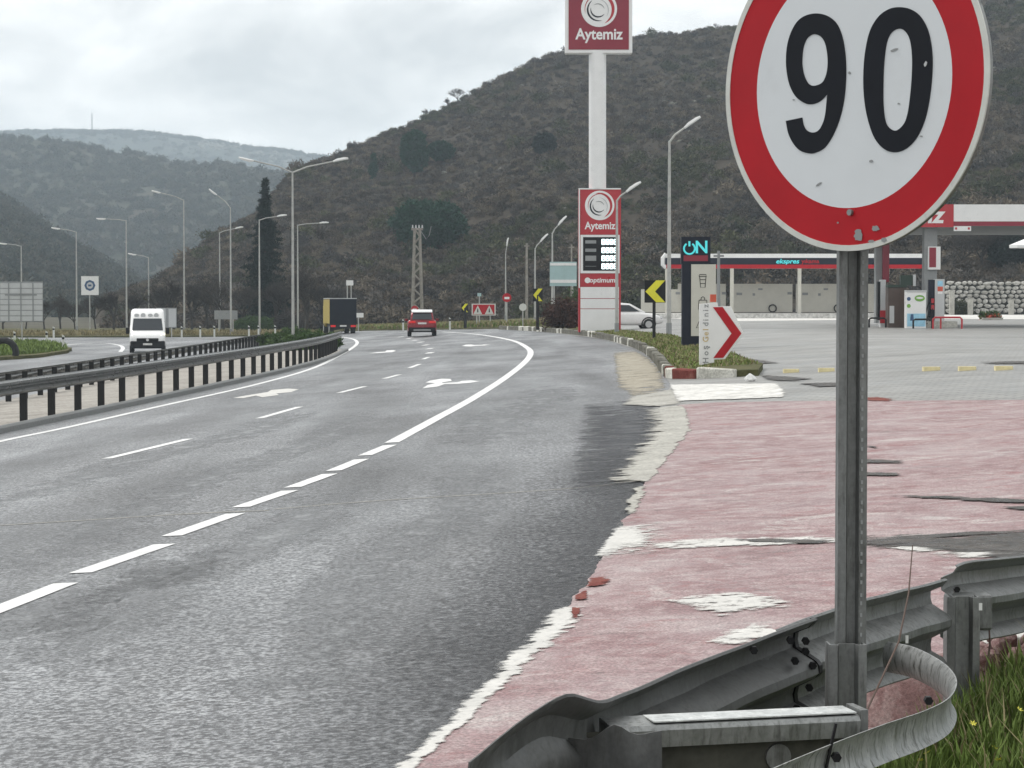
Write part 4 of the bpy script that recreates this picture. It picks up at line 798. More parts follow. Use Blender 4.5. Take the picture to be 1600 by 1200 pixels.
strap = band('bent_strap', [(1384, 1003, 7.30), (1420, 1010, 7.15), (1455, 1026, 6.95), (1480, 1045, 6.72), (1490, 1066, 6.48), (1478, 1090, 6.22), (1440, 1110, 5.95), (1380, 1130, 5.65), (1320, 1152, 5.38), (1250, 1180, 5.10), (1180, 1210, 4.85), (1120, 1240, 4.65)], 0.10, MT['galvstain'], sloc,
             'streaky galvanised steel strap bent into a hairpin in front of the guardrail', 'metal strap')
link('bolt', bolt, MT['black'], strap, P(1450, 1088, 5.98) - sloc + Vector((0, 0, -0.01)))
link('bolt', bolt, MT['black'], strap, P(1306, 1182, 5.28) - sloc + Vector((0, 0, 0.0)))
MB().box(P(1297, 1172, 5.27) - sloc, (0.006, 0.012, 0.13), Matrix.Rotation(R(12), 3, 'Y')).build('seam', MT['black'], strap)
# horizontal channel lying across, with slots, and the plate below it
bl = P(957, 1128, 5.58); br = P(1344, 1128, 5.74); bar = thing('steel_channel', (bl + br) / 2, 'pale horizontal steel channel with slots lying across the guardrail end', 'steel bar')
L = (br - bl).length; ang = math.atan2(br.y - bl.y, br.x - bl.x); bar.rotation_euler = (0, 0, ang)
mb = MB(); h = L / 2
prof = [(0.0, -0.055), (-0.004, -0.012), (0.006, 0.0), (0.115, 0.006), (0.120, 0.0), (0.120, -0.055), (0.116, -0.055), (0.114, -0.006), (0.008, -0.007), (0.002, -0.014), (0.004, -0.055)]
mb.loft([[Vector((x, a, b)) for a, b in prof] for x in (-h, -h * 0.6, h * 0.97, h)]); chan = mb.build('channel', MT['galv'], bar, auto=30)
for x in (-0.42 * h, 0.32 * h, 0.74 * h): MB().box((x, 0.055, 0.0045), (0.045, 0.018, 0.004)).build('slot', MT['black'], bar)
MB().bbox(-h * 0.66, h * 0.985, 0.012, 0.108, 0.0052, 0.0085).build('top_flange', MT['galvbright'], bar)
MB().box((h + 0.012, 0.05, -0.035), (0.02, 0.10, 0.10)).build('end_plate', MT['galvdark'], bar)
plt = MB().prism([(-0.44, -0.48), (-0.46, -0.02), (-0.40, 0.0), (0.36, 0.0), (0.40, -0.48)], 0, 0.006).build('steel_plate', MT['oliveplate'], None, P(1150, 1142, 5.62) + Vector((0, 0.07, 0.0)), ang)
tag(plt, 'dark flat steel plate standing under the pale slotted channel', 'metal plate')
MB().tube([(0.12, -0.010, -0.085), (0.12, 0.0, -0.085)], 0.034, 16).build('bolt_head', MT['galvdark'], plt)
# crumpled fold beside it
fl = P(958, 1172, 5.42); mb = MB(); rings = []
for i in range(13):
    u = i / 12; x = -0.11 + 0.22 * u
    rings.append([Vector((x, 0.018 * math.sin(k * 0.9 + u * 3) + 0.02 * noise.noise((u * 4, k, 1)) - 0.12 * u, 0.03 - 0.045 * k + 0.04 * u * (1 - 0.12 * k) + 0.03 * noise.noise((u * 3, k * 0.7, 4)))) for k in range(9)])
back = [[p + Vector((0, 0.005, 0)) for p in r[::-1]] for r in rings]
mb.loft([a + b for a, b in zip(rings, back)]); o = mb.build('crumpled_flap', MT['dullsteel'], None, fl, auto=50); tag(o, 'crumpled dark steel flap folded at the near end of the guardrail', 'metal scrap')
# rusty wire leaning on the post
a, b = P(1346, 1128, 5.9), P(1426, 852, 6.3); mb = MB(); mid = (a + b) / 2 + Vector((0.03, 0, -0.03))
mb.tube([a - a, mid - a, (mid + b) / 2 - a + Vector((0.008, 0, 0)), b - a], [0.0032, 0.003, 0.0024, 0.0015], 6); o = mb.build('rusty_wire', MT['rust'], None, a); tag(o, 'thin rusty wire sticking up beside the speed sign post', 'wire')
a = P(1538, 1070, 8.3); mb = MB(); mb.tube([Vector(), Vector((0.02, 0, 0.15)), Vector((0.012, 0, 0.29))], [0.005, 0.004, 0.002], 6); o = mb.build('dry_stalk', MT['rust'], None, a); tag(o, 'short dark stalk in front of the right end of the guardrail', 'stalk')

# berm with grass
def berm_h(x, y):
    s = (x - 0.26) * 0.866 - (y - 5.67) * 0.5; k = max(0, min(1, (s + 0.30) / 0.45)); k = k * k * (3 - 2 * k)
    r = max(0, min(1, (y - 5.0) / 3.0)); return gz(x) - 0.04 + k * (0.16 + 0.30 * r) + 0.03 * noise.noise((x * 3, y * 3, 0)) * k
nx, ny = 44, 60; vs = []; fs = []
for j in range(ny):
    for i in range(nx):
        x = 0.3 + 4.2 * i / (nx - 1); y = 3.6 + 7.6 * j / (ny - 1); vs.append((x, y, berm_h(x, y)))
fs = [(j * nx + i, j * nx + i + 1, (j + 1) * nx + i + 1, (j + 1) * nx + i) for j in range(ny - 1) for i in range(nx - 1)]
me = bpy.data.meshes.new('berm'); me.from_pydata(vs, [], fs); me.shade_smooth(); structure(link('berm', me, MT['verge']))
def blades(name, spots, hmin, hmax, mat, label, wd=0.006, lean=0.35):
    rng = np.random.default_rng(len(spots)); p = np.asarray(spots, float); m = len(p)
    a = rng.random(m) * 6.283; h = hmin + (hmax - hmin) * rng.random(m) ** 1.6; d = np.stack([np.cos(a), np.sin(a), np.zeros(m)], 1); s = np.stack([-np.sin(a), np.cos(a), np.zeros(m)], 1)
    up = np.array([0, 0, 1.0]); ln = lean * (0.3 + rng.random((m, 1))); H = h[:, None]
    mid = p + up * H * 0.55 + d * H * ln * 0.35; tip = p + up * H * 0.93 + d * H * ln; ww = wd * (0.6 + 0.8 * rng.random((m, 1)))
    v = np.stack([p - s * ww, p + s * ww, mid + s * ww * 0.8, p - s * ww, mid + s * ww * 0.8, mid - s * ww * 0.8, mid - s * ww * 0.8, mid + s * ww * 0.8, tip], 1).reshape(-1, 3)
    return stuff(link(name, tri_mesh(name, v), mat), label, 'grass')
sp = []; dry = []
for k in range(90000):
    x = random.uniform(0.5, 3.6); y = random.uniform(4.4, 10.4); s = (x - 0.26) * 0.866 - (y - 5.67) * 0.5
    if s < -0.18 + 0.10 * noise.noise((x * 4, y * 4, 1)) or noise.noise((x * 2.5, y * 2.5, 7)) < -0.42: continue
    if abs(x - y * (1323 - 800) / FPX) > y * 0.125 and x < y * 0.13: continue
    (dry if random.random() < 0.10 else sp).append((x, y, berm_h(x, y)))
blades('verge_grass_blades', sp, 0.05, 0.19, MT['grass'], 'green grass growing on the bank under the guardrail')
blades('dry_grass_blades', dry, 0.06, 0.24, MT['drygrass'], 'dry straw coloured blades mixed into the green bank', 0.004, 0.6)
pet = MB()
for k in range(6):
    a = k * math.pi / 3; pet.add([(0, 0, 0.004), (0.008 * math.cos(a - 0.4), 0.008 * math.sin(a - 0.4), 0.005), (0.014 * math.cos(a), 0.014 * math.sin(a), 0.008), (0.008 * math.cos(a + 0.4), 0.008 * math.sin(a + 0.4), 0.005)], [(0, 1, 2, 3)])
petm = pet.mesh('flower_head'); stm = MB().tube([(0, 0, -0.16), (0.004, 0, 0)], 0.0022, 5).mesh('stem')
for px, py in ((1584, 1152), (1553, 1172), (1421, 1178), (1438, 1190), (1450, 1181), (1520, 1132), (1592, 1110), (1560, 1195)):
    d = raydir(px, py); Y = 6.0
    for it in range(60):
        q = Vector((d.x * Y, Y, CAMZ + d.z * Y))
        if q.z < berm_h(q.x, q.y) + 0.13: break
        Y += 0.06
    t = thing('wildflower', Vector((q.x, q.y, berm_h(q.x, q.y))), 'tiny yellow wildflower in the grass of the bank', 'flower', 'yellow wildflowers on the grassy bank')
    hz_ = max(0.12, q.z - t.location.z); link('flower_head', petm, MT['flower'], t, Vector((0, 0, hz_))).rotation_euler = (R(35), 0, random.random() * 6); link('stem', stm, MT['grass'], t, Vector((0, 0, hz_)))
# rubble right of the post
for k in range(34):
    px = random.uniform(1532, 1640); py = random.uniform(1004, 1056); d = raydir(px, py); Y = 9.6; q = Vector((d.x * Y, Y, CAMZ + d.z * Y)); q.y += random.uniform(-0.2, 0.3); q.z = max(gz(q.x), q.z - 0.02)
    o = link('rubble_stone', RK[k % 4], None, None, q); o.scale = [random.uniform(0.05, 0.12)] * 3; o.rotation_euler = (random.random() * 3, random.random() * 3, random.random() * 3)
    if not RK[k % 4].materials: RK[k % 4].materials.append(MT['rubble'])
    tag(o, 'reddish lump of rubble heaped right of the guardrail post', 'stone', 'reddish rubble beside the guardrail post')
mound = []
mb = MB().loft([[Vector((s * 0.75 * math.cos(a), s * 0.34 * math.sin(a), z + 0.02 * noise.noise((a, z * 5, 2)))) for a in [2 * math.pi * k / 20 for k in range(20)]] for s, z in ((1.0, -0.3), (0.9, -0.03), (0.55, 0.05), (0.1, 0.08))])
o = mb.build('rubble_heap', MT['rubble'], None, P(1590, 1045, 9.75), auto=60); tag(o, 'low heap of pinkish broken paving behind the grassy bank', 'rubble heap')
mb = MB().prism([(-0.3, -0.12), (-0.28, 0.02), (-0.1, 0.05), (0.25, 0.09), (0.4, 0.05), (0.4, -0.12)], 0, 0.25); o = mb.build('concrete_lump', MT['brightconc'], None, P(1600, 1015, 10.0), R(10), bevel=0.015); tag(o, 'pale broken concrete lump at the right edge under the rail', 'concrete lump')

# ================================================================== MEDIAN GUARDRAILS
def median_rail(name, path, hgt, label, post_step, side, ncap=400):
    loc = Vector((path[0].x, path[0].y, gz(path[0].x))); t = thing(name, loc, label, 'guardrail')
    rings = []
    for i, p in enumerate(path):
        tg = (path[min(i + 1, len(path) - 1)] - path[max(i - 1, 0)]).normalized(); nn = Vector((tg.y, -tg.x)) * side
        fr = WB; q = Vector((p.x, p.y, gz(p.x) + 0.06 + hgt - 0.156)) - loc
        rings.append([q + Vector((nn.x * d, nn.y * d, v)) for d, v in fr] + [q + Vector((nn.x * (d - 0.006), nn.y * (d - 0.006), v)) for d, v in fr[::-1]])
    mb = MB(); mb.loft(rings); mb.build('rail_beam', MT['galvshine'], t, auto=35)
    pm = MB().box((0, 0, 0), (0.10, 0.14, hgt)).mesh('post')
    bmk = MB().tube([(0, 0, 0), (0, 0.0, 0.001)], 0.001, 3)
    for p, q in list(zip(resample(path, post_step), resample(path, post_step)[1:])):
        a = math.atan2(q.y - p.y, q.x - p.x); nn = Vector((math.sin(a), -math.cos(a))) * side
        o = link('post', pm, MT['darkpole'], t, Vector((p.x - nn.x * 0.09, p.y - nn.y * 0.09, gz(p.x) + 0.04 + hgt / 2 - 0.02)) - loc, a)
    return t
kb = 0.9
median_rail('guardrail', NRAIL, 0.92, 'long grey guardrail on dark posts along the near side of the median', 2.0, 1)
median_rail('guardrail', FRAIL, 0.80, 'long grey guardrail along the far side of the median before the van', 2.0, -1)
# low gutter kerb under the near rail
rings = []
for i, p in enumerate(med_r):
    tg = (med_r[min(i + 1, len(med_r) - 1)] - med_r[max(i - 1, 0)]).normalized(); nn = Vector((tg.y, -tg.x))
    rings.append([Vector((p.x + nn.x * a, p.y + nn.y * a, gz(p.x) + b)) for a, b in ((-0.10, 0.13), (0.02, 0.13), (0.06, 0.10), (0.08, 0.0), (-0.12, 0.0))])
mb = MB(); mb.loft(rings); mb.build('gutter_kerb', MT['galvdark'], median, auto=40)

# ================================================================== SIGNS AND STATION
def local(Y, base):                              # px offsets -> metres at a depth
    m_ = mpp(Y)
    return lambda px, py: (P(px, py, Y).x - base.x, P(px, py, Y).z - base.z)
def circle(cx, cz, r, n=36): return [(cx + r * math.cos(2 * math.pi * k / n), cz + r * math.sin(2 * math.pi * k / n)) for k in range(n)]
def crescent(cx, cz, r, a0, a1, wmax, n=18):     # tapering arc
    o = []; i_ = []
    for k in range(n + 1):
        u = k / n; a = R(a0 + (a1 - a0) * u); w_ = wmax * math.sin(math.pi * u) ** 0.7
        o.append((cx + r * math.cos(a), cz + r * math.sin(a))); i_.append((cx + (r - w_) * math.cos(a), cz + (r - w_) * math.sin(a)))
    return o + i_[1:-1][::-1]
def swirl(parent, cx, cz, r, y):
    d = MB().prism(circle(cx, cz, r), y - 0.012, y).build('logo_disc', MT['white'], parent)
    for k, (rr, a0, a1, ww, mt) in enumerate(((0.86, -70, 110, 0.17, 'brandred'), (0.80, 60, 200, 0.05, 'brandred'), (0.62, 120, 290, 0.10, 'navy'), (0.60, -40, 90, 0.06, 'lightgrey'), (0.42, 160, 330, 0.08, 'navy'), (0.36, 10, 130, 0.05, 'grey'))):
        MB().prism(crescent(cx - (0.06 * r if rr < 0.7 else 0), cz - (0.06 * r if rr < 0.7 else 0), r * rr, a0, a1, r * ww), y - 0.018 - 0.002 * k, y - 0.012).build('swirl_arc', MT[mt], d)
    return d

# --- fuel price totem
tb = gp(937, 519, 0.12); TY = tb.y; q = local(TY, tb)
tot = thing('fuel_totem', tb, 'tall red and white fuel price totem with a swirl logo on a white column', 'totem sign')
def rect(name, x0, y0, x1, y1, d0, d1, mat, parent, base=q, bevel=0):
    a, b = base(x0, y0), base(x1, y1); return MB().bbox(min(a[0], b[0]), max(a[0], b[0]), d0, d1, min(a[1], b[1]), max(a[1], b[1])).build(name, MT[mat], parent, bevel=bevel)
a = q(934, 294); b = q(934, 80); mb = MB(); mb.tube([(a[0], 0.36, a[1] - 0.02), (b[0], 0.36, b[1])], 13.5 * mpp(TY), 28); mb.build('column', MT['white'], tot, smooth=False, auto=30)
up = rect('upper_box', 883, -54, 988, 83, 0.0, 0.7, 'white', tot, bevel=0.03)
rect('upper_face', 888.5, -48, 982.5, 77.5, -0.03, 0.0, 'branddark', up)
c = q(936, 14); swirl(up, c[0], c[1], 28 * mpp(TY), -0.03)
c = q(936, 54); text('lettering', 'Aytemiz', 24 * mpp(TY), MT['white'], up, (c[0], -0.035, c[1]), 0.018, 0.0, width=74 * mpp(TY))
low = rect('lower_box', 904, 294, 970, 519, 0.02, 0.7, 'brandred', tot, bevel=0.02)
rect('red_face', 908, 297, 967, 366, -0.02, 0.02, 'brandred', low)
rect('trim', 904, 294, 970, 296, -0.025, 0.02, 'white', low); rect('trim', 904.3, 296, 906, 450, -0.025, 0.02, 'white', low)
c = q(937, 321); swirl(low, c[0], c[1], 23 * mpp(TY), -0.02)
c = q(937.5, 353); text('lettering', 'Aytemiz', 16 * mpp(TY), MT['white'], low, (c[0], -0.026, c[1]), 0.012, 0.0, width=48 * mpp(TY))
pp = rect('price_panel', 907, 367, 968, 427, -0.03, 0.02, 'white', low); rect('screen', 911, 370.5, 965.5, 423, -0.04, -0.03, 'black', pp)
for k, yy in enumerate((378, 391, 403.5, 416)):
    c = q(952, yy); 
    for j in range(4):
        x = c[0] + (j - 1.5) * 6.3 * mpp(TY); mb = MB(); s = mpp(TY)
        for (dx, dz, sx, sz) in ((0, 3.6, 4.4, 1.9), (0, 0, 4.4, 1.9), (0, -3.6, 4.4, 1.9), (-2, 1.8, 1.6, 3.6), (2, 1.8, 1.6, 3.6), (-2, -1.8, 1.6, 3.6), (2, -1.8, 1.6, 3.6)):
            mb.box((x + dx * s, -0.043, c[1] + dz * s), (sx * s, 0.006, sz * s))
        mb.build('price_digit', MT['led'], pp)
    c = q(923, yy); MB().box((c[0], -0.043, c[1]), (17 * mpp(TY), 0.006, (5, 5, 8, 0.5)[k] * mpp(TY))).build('fuel_name', MT['grey'], pp)
rect('red_band', 908, 429, 967, 447, -0.02, 0.02, 'brandred', low)
c = q(941, 438); text('lettering', 'optimum', 10.5 * mpp(TY), MT['white'], low, (c[0], -0.026, c[1]), 0.008, 0.1, width=40 * mpp(TY)); c = q(918, 438); MB().prism(circle(c[0], c[1], 4.5 * mpp(TY), 20), -0.028, -0.02).build('badge', MT['white'], low)
for y0, y1 in ((448.5, 466), (467, 482), (483, 519)): rect('white_panel', 907, y0, 967, y1, -0.02, 0.02, 'white', low)

# --- ON board
ob = gp(1090, 540, 0.15); OY = ob.y; q2 = local(OY, ob)
onb = thing('advert_pylon', ob, 'dark navy pylon with lit teal ON lettering and a beige icon panel', 'pylon sign')
R2 = lambda name, x0, y0, x1, y1, d0, d1, mat, par: rect(name, x0, y0, x1, y1, d0, d1, mat, par, q2)
R2('body', 1066, 411, 1116, 541, 0.0, 0.35, 'navy', onb); hd = R2('header', 1064.5, 370, 1110, 412, -0.03, 0.35, 'navy', onb)
R2('brand_strip', 1068, 399, 1106, 408, -0.036, -0.03, 'branddark', hd)
s = mpp(OY); c = q2(1077, 388); mb = MB(); pts = [(c[0] + 8.5 * s * math.sin(a), -0.05, c[1] - 0.5 * s + 8.5 * s * math.cos(a)) for a in np.linspace(0.55, 2 * math.pi - 0.55, 26)]
mb.tube(pts, 1.6 * s, 6); mb.box((c[0], -0.05, c[1] + 7 * s), (3 * s, 0.03, 8 * s)); mb.build('power_symbol', MT['teal'], hd)
c = q2(1096, 387); text('lettering', 'N', 27 * s, MT['teal'], hd, (c[0], -0.045, c[1]), 0.012)
pn = R2('icon_panel', 1080, 413, 1118, 525, -0.04, 0.0, 'beige', onb)
mb = MB(); c = q2(1098, 438)
def outline(pts, closed=True):
    p3 = [(c[0] + x * s, -0.045, c[1] + z * s) for x, z in pts]; mb.tube(p3 + ([p3[0]] if closed else []), 0.55 * s, 5)
outline([(-5, 6), (5, 6), (3.5, -11), (-3.5, -11)]); outline([(-6, 6), (-5, 9), (5, 9), (6, 6)]); outline([(-4.5, 1), (4.5, 1)], False); outline([(-4, -5), (4, -5)], False); mb.build('cup_icon', MT['black'], pn)
mb = MB(); c = q2(1098, 473); outline([(-6, 4), (6, 4), (7, -10), (-7, -10)]); outline([(-3, 4), (-2.5, 8), (0, 9.5), (2.5, 8), (3, 4)], False); mb.build('bag_icon', MT['black'], pn)
mb = MB(); c = q2(1094, 506); outline([(0, 8), (6, -6), (-6, -6)]); mb.build('drop_icon', MT['black'], pn)

# --- welcome arrow board
hb = gp(1108, 571, 0.15); HY = hb.y; q3 = local(HY, hb)
wel = thing('welcome_sign', hb, 'white arrow-shaped welcome board with a red chevron pointing right', 'welcome sign')
MB().prism([q3(*p) for p in ((1093, 475), (1121, 472.5), (1122, 479), (1142, 478.5), (1162, 521), (1133, 561), (1116, 562), (1116, 566.5), (1093, 571))], 0, 0.14).build('board', MT['white'], wel, bevel=0.008)
MB().prism([q3(*p) for p in ((1114, 480), (1129, 479.5), (1158.5, 521), (1130, 559), (1114.5, 559.5), (1143, 521))], -0.012, 0).build('chevron', MT['signred'], wel)
c = q3(1103, 520); s = mpp(HY)
for k, ch in enumerate('HoşGeldiniz'):
    px, py = 1103, (563, 552, 543, 530, 521.5, 515, 506.5, 500, 492, 485, 478)[k]; cc_ = q3(px, py)
    text('letter', ch, 12.5 * s, MT['gold' if k in (3, 4, 5) else 'grey'], wel, (cc_[0], -0.004, cc_[1]), 0.002, 0, -math.pi / 2)
rect('lamp_box', 1110, 460, 1119, 472, 0.0, 0.12, 'orange', wel, q3)

# --- chevron boards
def chevron(px, pyb, x0, y0, x1, y1, label, Y=None):
    b = gp(px, pyb, 0.13); Y = b.y; k = local(Y, b); t = thing('chevron_sign', b, label, 'chevron sign')
    mb = MB(); top_ = k(px, (y0 + y1) / 2); mb.tube([(0, 0.05, 0), (0, 0.05, top_[1])], max(0.04, 2.6 * mpp(Y)), 10); mb.build('post', MT['darkpole'], t)
    A, B = k(x0, y1), k(x1, y0); MB().bbox(A[0], B[0], -0.02, 0.03, A[1], B[1]).build('board', MT['black'], t)
    w_, h_ = B[0] - A[0], B[1] - A[1]; f = lambda u, v: (A[0] + u * w_, A[1] + v * h_)
    MB().prism([f(0.04, 0.5), f(0.55, 1.0), f(0.98, 1.0), f(0.50, 0.5), f(0.98, 0.02), f(0.55, 0.02)], -0.035, -0.02).build('chevron', MT['yellow'], t)
chevron(1022, 531, 1007, 438, 1040, 473, 'big black board with a yellow chevron beside the navy pylon')
chevron(840, 515.5, 832.5, 451, 848, 471, 'yellow chevron on black standing left of the reddish hedge')
chevron(727, 512.5, 721, 474.5, 731.5, 488, 'smallest yellow chevron board left of the red triangle sign')

# --- small road signs along the far verge
def board_sign(name, label, cat, base_px, x0, y0, x1, y1, mat, posts, deco=None, thick=0.05):
    b = gp(*base_px); k = local(b.y, b); t = thing(name, b, label, cat)
    A, B = k(x0, y1), k(x1, y0); bd = MB().bbox(A[0], B[0], -thick / 2, thick / 2, A[1], B[1]).build('board', MT[mat], t)
    for px in posts:
        c = k(px, y1); mb = MB(); mb.tube([(c[0], thick, -0.05), (c[0], thick, B[1] - 0.05)], max(0.035, 0.9 * mpp(b.y)), 8); mb.build('post', MT['pole'], t)
    if deco: deco(t, bd, k, b.y)
    return t
def tri_deco(t, bd, k, Y):
    rect('panel', 739, 476, 772.5, 491.5, -0.05, -0.025, 'signred', bd, k)
    for cx in (746.5, 764.5):
        MB().prism([k(cx - 7, 491), k(cx + 7, 491), k(cx, 477)], -0.065, -0.05).build('triangle', MT['signrim'], bd)
        MB().prism([k(cx - 1, 488), k(cx + 1, 488), k(cx + 0.6, 482), k(cx - 0.6, 482)], -0.075, -0.065).build('symbol', MT['black'], bd)
board_sign('warning_sign', 'red board carrying two white warning triangles on the far verge', 'road sign', (755, 513), 737, 474.5, 774.5, 493, 'signrim', (745, 766), tri_deco)
def disc_sign(name, label, base_px, cx, cy, r, mats):
    b = gp(*base_px); k = local(b.y, b); t = thing(name, b, label, 'road sign'); c = k(cx, cy); rr = r * mpp(b.y)
    mb = MB(); mb.tube([(c[0], 0.05, -0.05), (c[0], 0.05, c[1])], max(0.035, 0.9 * mpp(b.y)), 8); mb.build('post', MT['pole'], t)
    d = MB().prism(circle(c[0], c[1], rr), -0.02, 0.01).build('disc', MT[mats[0]], t)
    if len(mats) > 1: MB().box((c[0], -0.03, c[1] - 0.1 * rr), (rr * 1.1, 0.016, rr * 0.5)).build('bar', MT[mats[1]], d)
disc_sign('no_entry_sign', 'round red sign with a white bar below the middle street lamp', (792, 512.5), 792, 465, 7, ('signred', 'white'))
disc_sign('round_sign', 'plain white round sign on the verge left of the yellow chevron', (817, 513.5), 817, 480, 5.8, ('signrim',))
disc_sign('round_sign', 'small red and white round sign just above the red car', (649, 513), 648, 483, 5.5, ('signred', 'white'))
def dir_deco(t, bd, k, Y):
    for y0, y1 in ((411, 415), (437, 442)): rect('strip', 859.5, y0, 900.5, y1, -0.05, -0.025, 'white', bd, k)
board_sign('direction_sign', 'pale bluish direction board behind the reddish hedge', 'road sign', (878, 515), 859, 409, 901, 447, 'palecyan', (866, 895), dir_deco)
def back_deco(t, bd, k, Y):
    for j in range(7): rect('slat', 0.5, 442.5 + j * 8.6, 66.5, 450 + j * 8.6, -0.06, -0.025, 'lightgrey', bd, k)
    for x in (14, 33, 52): rect('brace', x - 1.2, 441, x + 1.2, 503, -0.10, -0.06, 'grey', bd, k)
    rect('crossbar', 8, 459, 58, 462, -0.09, -0.06, 'grey', bd, k)
board_sign('sign_back', 'large slatted grey back of a road sign at the left edge', 'road sign', (34, 541), -1, 440, 67, 503, 'grey', (34,), back_deco)
def serv_deco(t, bd, k, Y):
    c = k(140.5, 446); s = mpp(Y); MB().prism(circle(c[0], c[1], 8.6 * s, 8), -0.04, -0.025).build('octagon', MT['signblue'], bd); MB().prism(circle(c[0], c[1], 5 * s, 24), -0.05, -0.04).build('inner_disc', MT['lightgrey'], bd); MB().box((c[0], -0.055, c[1]), (5 * s, 0.012, 3 * s)).build('symbol', MT['signblue'], bd)
board_sign('service_sign', 'square white sign with a dark blue octagon left of the van', 'road sign', (140, 521), 127, 431.5, 154, 461, 'white', (140,), serv_deco)
def grey_deco(t, bd, k, Y): rect('panel', 263.5, 482.5, 275, 511, -0.05, -0.025, 'lightgrey', bd, k); rect('panel', 246, 482, 259, 511, -0.05, -0.025, 'lightgrey', bd, k)
board_sign('sign_back', 'grey two-panel sign back showing right behind the white van', 'road sign', (262, 527), 245, 481, 276, 512, 'grey', (255, 268), grey_deco)
board_sign('sign_back', 'low dark grey sign back beside the tall double lamp left of the conifer', 'road sign', (352, 524), 335, 485, 371, 499, 'grey', (342, 364))
board_sign('name_board', 'small white board on the verge right of the truck', 'road sign', (560, 517.5), 554, 489, 568, 496, 'white', (560,))
board_sign('box_sign', 'small white box fixed between two thin posts above the truck', 'road sign', (546, 518), 541, 438, 552, 446, 'white', (542.5, 548.5))
board_sign('verge_plate', 'small bluish plate on a post behind the red triangle sign', 'road sign', (749, 512.6), 746, 458, 752, 463, 'palecyan', (749,))

# --- delineator posts
for px, py in ((23, 541), (73, 540), (99, 549), (284, 529), (313, 528.4), (335, 528), (389, 527.4), (252, 529), (404, 527), (84, 530), (212, 530), (430, 526.6), (630, 517.6), (703, 516.4)):
    b = gp(px, py); t = thing('marker_post', b + Vector((0, 0, 0.05)), 'slim white roadside marker post on the grass verge', 'marker post', 'slim white roadside marker posts')
    MB().prism([(-0.07, 0), (0.07, 0), (0.07, 0.85), (-0.07, 0.95)], -0.03, 0.03).build('shaft', MT['signrim'], t); MB().bbox(-0.072, 0.072, -0.036, -0.03, 0.66, 0.80).build('band', MT['black'], t)

# ================================================================== STREET LAMPS
def lamp(label, px, ptop, Y, arms, base_z=None, r=0.09, mat='pole', group=None):
    # arms: list of head pixels
    b = P(px, ptop, Y); z0 = gz(b.x) + 0.1 if base_z is None else base_z; t = thing('street_lamp', Vector((b.x, b.y, z0)), label, 'street lamp', group)
    H = b.z - z0; mb = MB(); mb.tube([(0, 0, -0.1), (0, 0, H * 0.5), (0, 0, H)], [r, r * 0.8, r * 0.55], 10); mb.build('pole', MT[mat], t, auto=40)
    MB().tube([(0, 0, 0.0), (0, 0, 0.5)], r * 1.25, 10).build('base_sleeve', MT['grey'], t)
    for hx, hy in arms:
        e = P(hx, hy, Y) - t.location; mb = MB(); mid = Vector((e.x * 0.35, 0, H + (e.z - H) * 0.45)); mb.tube([(0, 0, H - 0.06), mid, e], [r * 0.5, r * 0.45, r * 0.4], 8); arm = mb.build('arm', MT[mat], t)
        sgn = 1 if e.x > 0 else -1; d = (e - mid).normalized(); ang = math.atan2(d.z, d.x)
        rot = Matrix.Rotation(-ang, 3, 'Y'); hd = MB(); hd.loft([[rot @ Vector((x, y_, z)) for y_, z in ((-w_, 0), (-w_ * 0.7, h_), (w_ * 0.7, h_), (w_, 0), (w_ * 0.6, -0.05), (-w_ * 0.6, -0.05))] for x, w_, h_ in ((-0.05, 0.06, 0.05), (0.2, 0.15, 0.11), (0.55, 0.15, 0.10), (0.78, 0.08, 0.05))])
        hd.build('lamp_head', MT['white'], arm, e)
    return t
lamp('tall double-armed street lamp rising from the median bushes', 457, 268, 122, [(395, 251), (522, 252)])
lamp('street lamp with a left-pointing head between the van and the conifer', 360, 324, 192, [(338, 304)])
lamp('street lamp with a right-pointing head just left of the dark conifer', 405, 343, 192, [(434, 338)])
lamp('farther street lamp poking over the slope left of the conifer', 343, 363, 224, [(368, 357)])
lamp('street lamp with a level arm right of the dark conifer', 465, 351, 202, [(500, 348.5)])
lamp('pale street lamp pole right of the white van with a left head', 287, 312, 205, [(250, 301)])
lamp('street lamp pole just left of the white van', 197, 344, 205, [(164, 342)])
lamp('street lamp pole left of the square service sign', 119, 362, 214, [(93, 357.5)])
lamp('short far street lamp between the van and the two-panel sign back', 232, 402, 226, [(212, 398)])
lamp('far street lamp seen above the slatted sign back', 33, 384, 222, [(10, 381)])
lamp('bent-topped street lamp above the round red sign', 790, 397, 213, [(792, 384)])
lamp('street lamp left of the smaller yellow chevron', 836, 388, 170, [(845, 377)])
lamp('street lamp behind the pale direction board', 863, 364, 150, [(873, 351)])
lamp('tall pale street lamp in front of the hill beside the big chevron', 1046, 220, 96, [(1071, 199)], r=0.10)
lamp('street lamp standing in front of the fuel totem', 964, 312, 106, [(980, 299)])
# utility poles
def pole_thing(label, px, ptop, Y, r=0.12, mat='wood', z0=None):
    b = P(px, ptop, Y); z0 = gz(b.x) if z0 is None else z0; t = thing('utility_pole', Vector((b.x, b.y, z0)), label, 'utility pole'); H = b.z - z0
    MB().tube([(0, 0, -0.1), (0, 0, H)], [r, r * 0.7], 10).build('shaft', MT[mat], t); MB().box((0, -0.02, H - 0.25), (0.5, 0.1, 0.1)).build('crossarm', MT[mat], t); return t
pole_thing('thin wooden pole between two lamps left of the pale direction board', 823, 380, 205, 0.14)
pole_thing('thin pole behind the direction board left of the totem', 893, 382, 200, 0.1)
pole_thing('grey post between the navy pylon and the car wash', 1123, 392, 110, 0.1, 'grey')
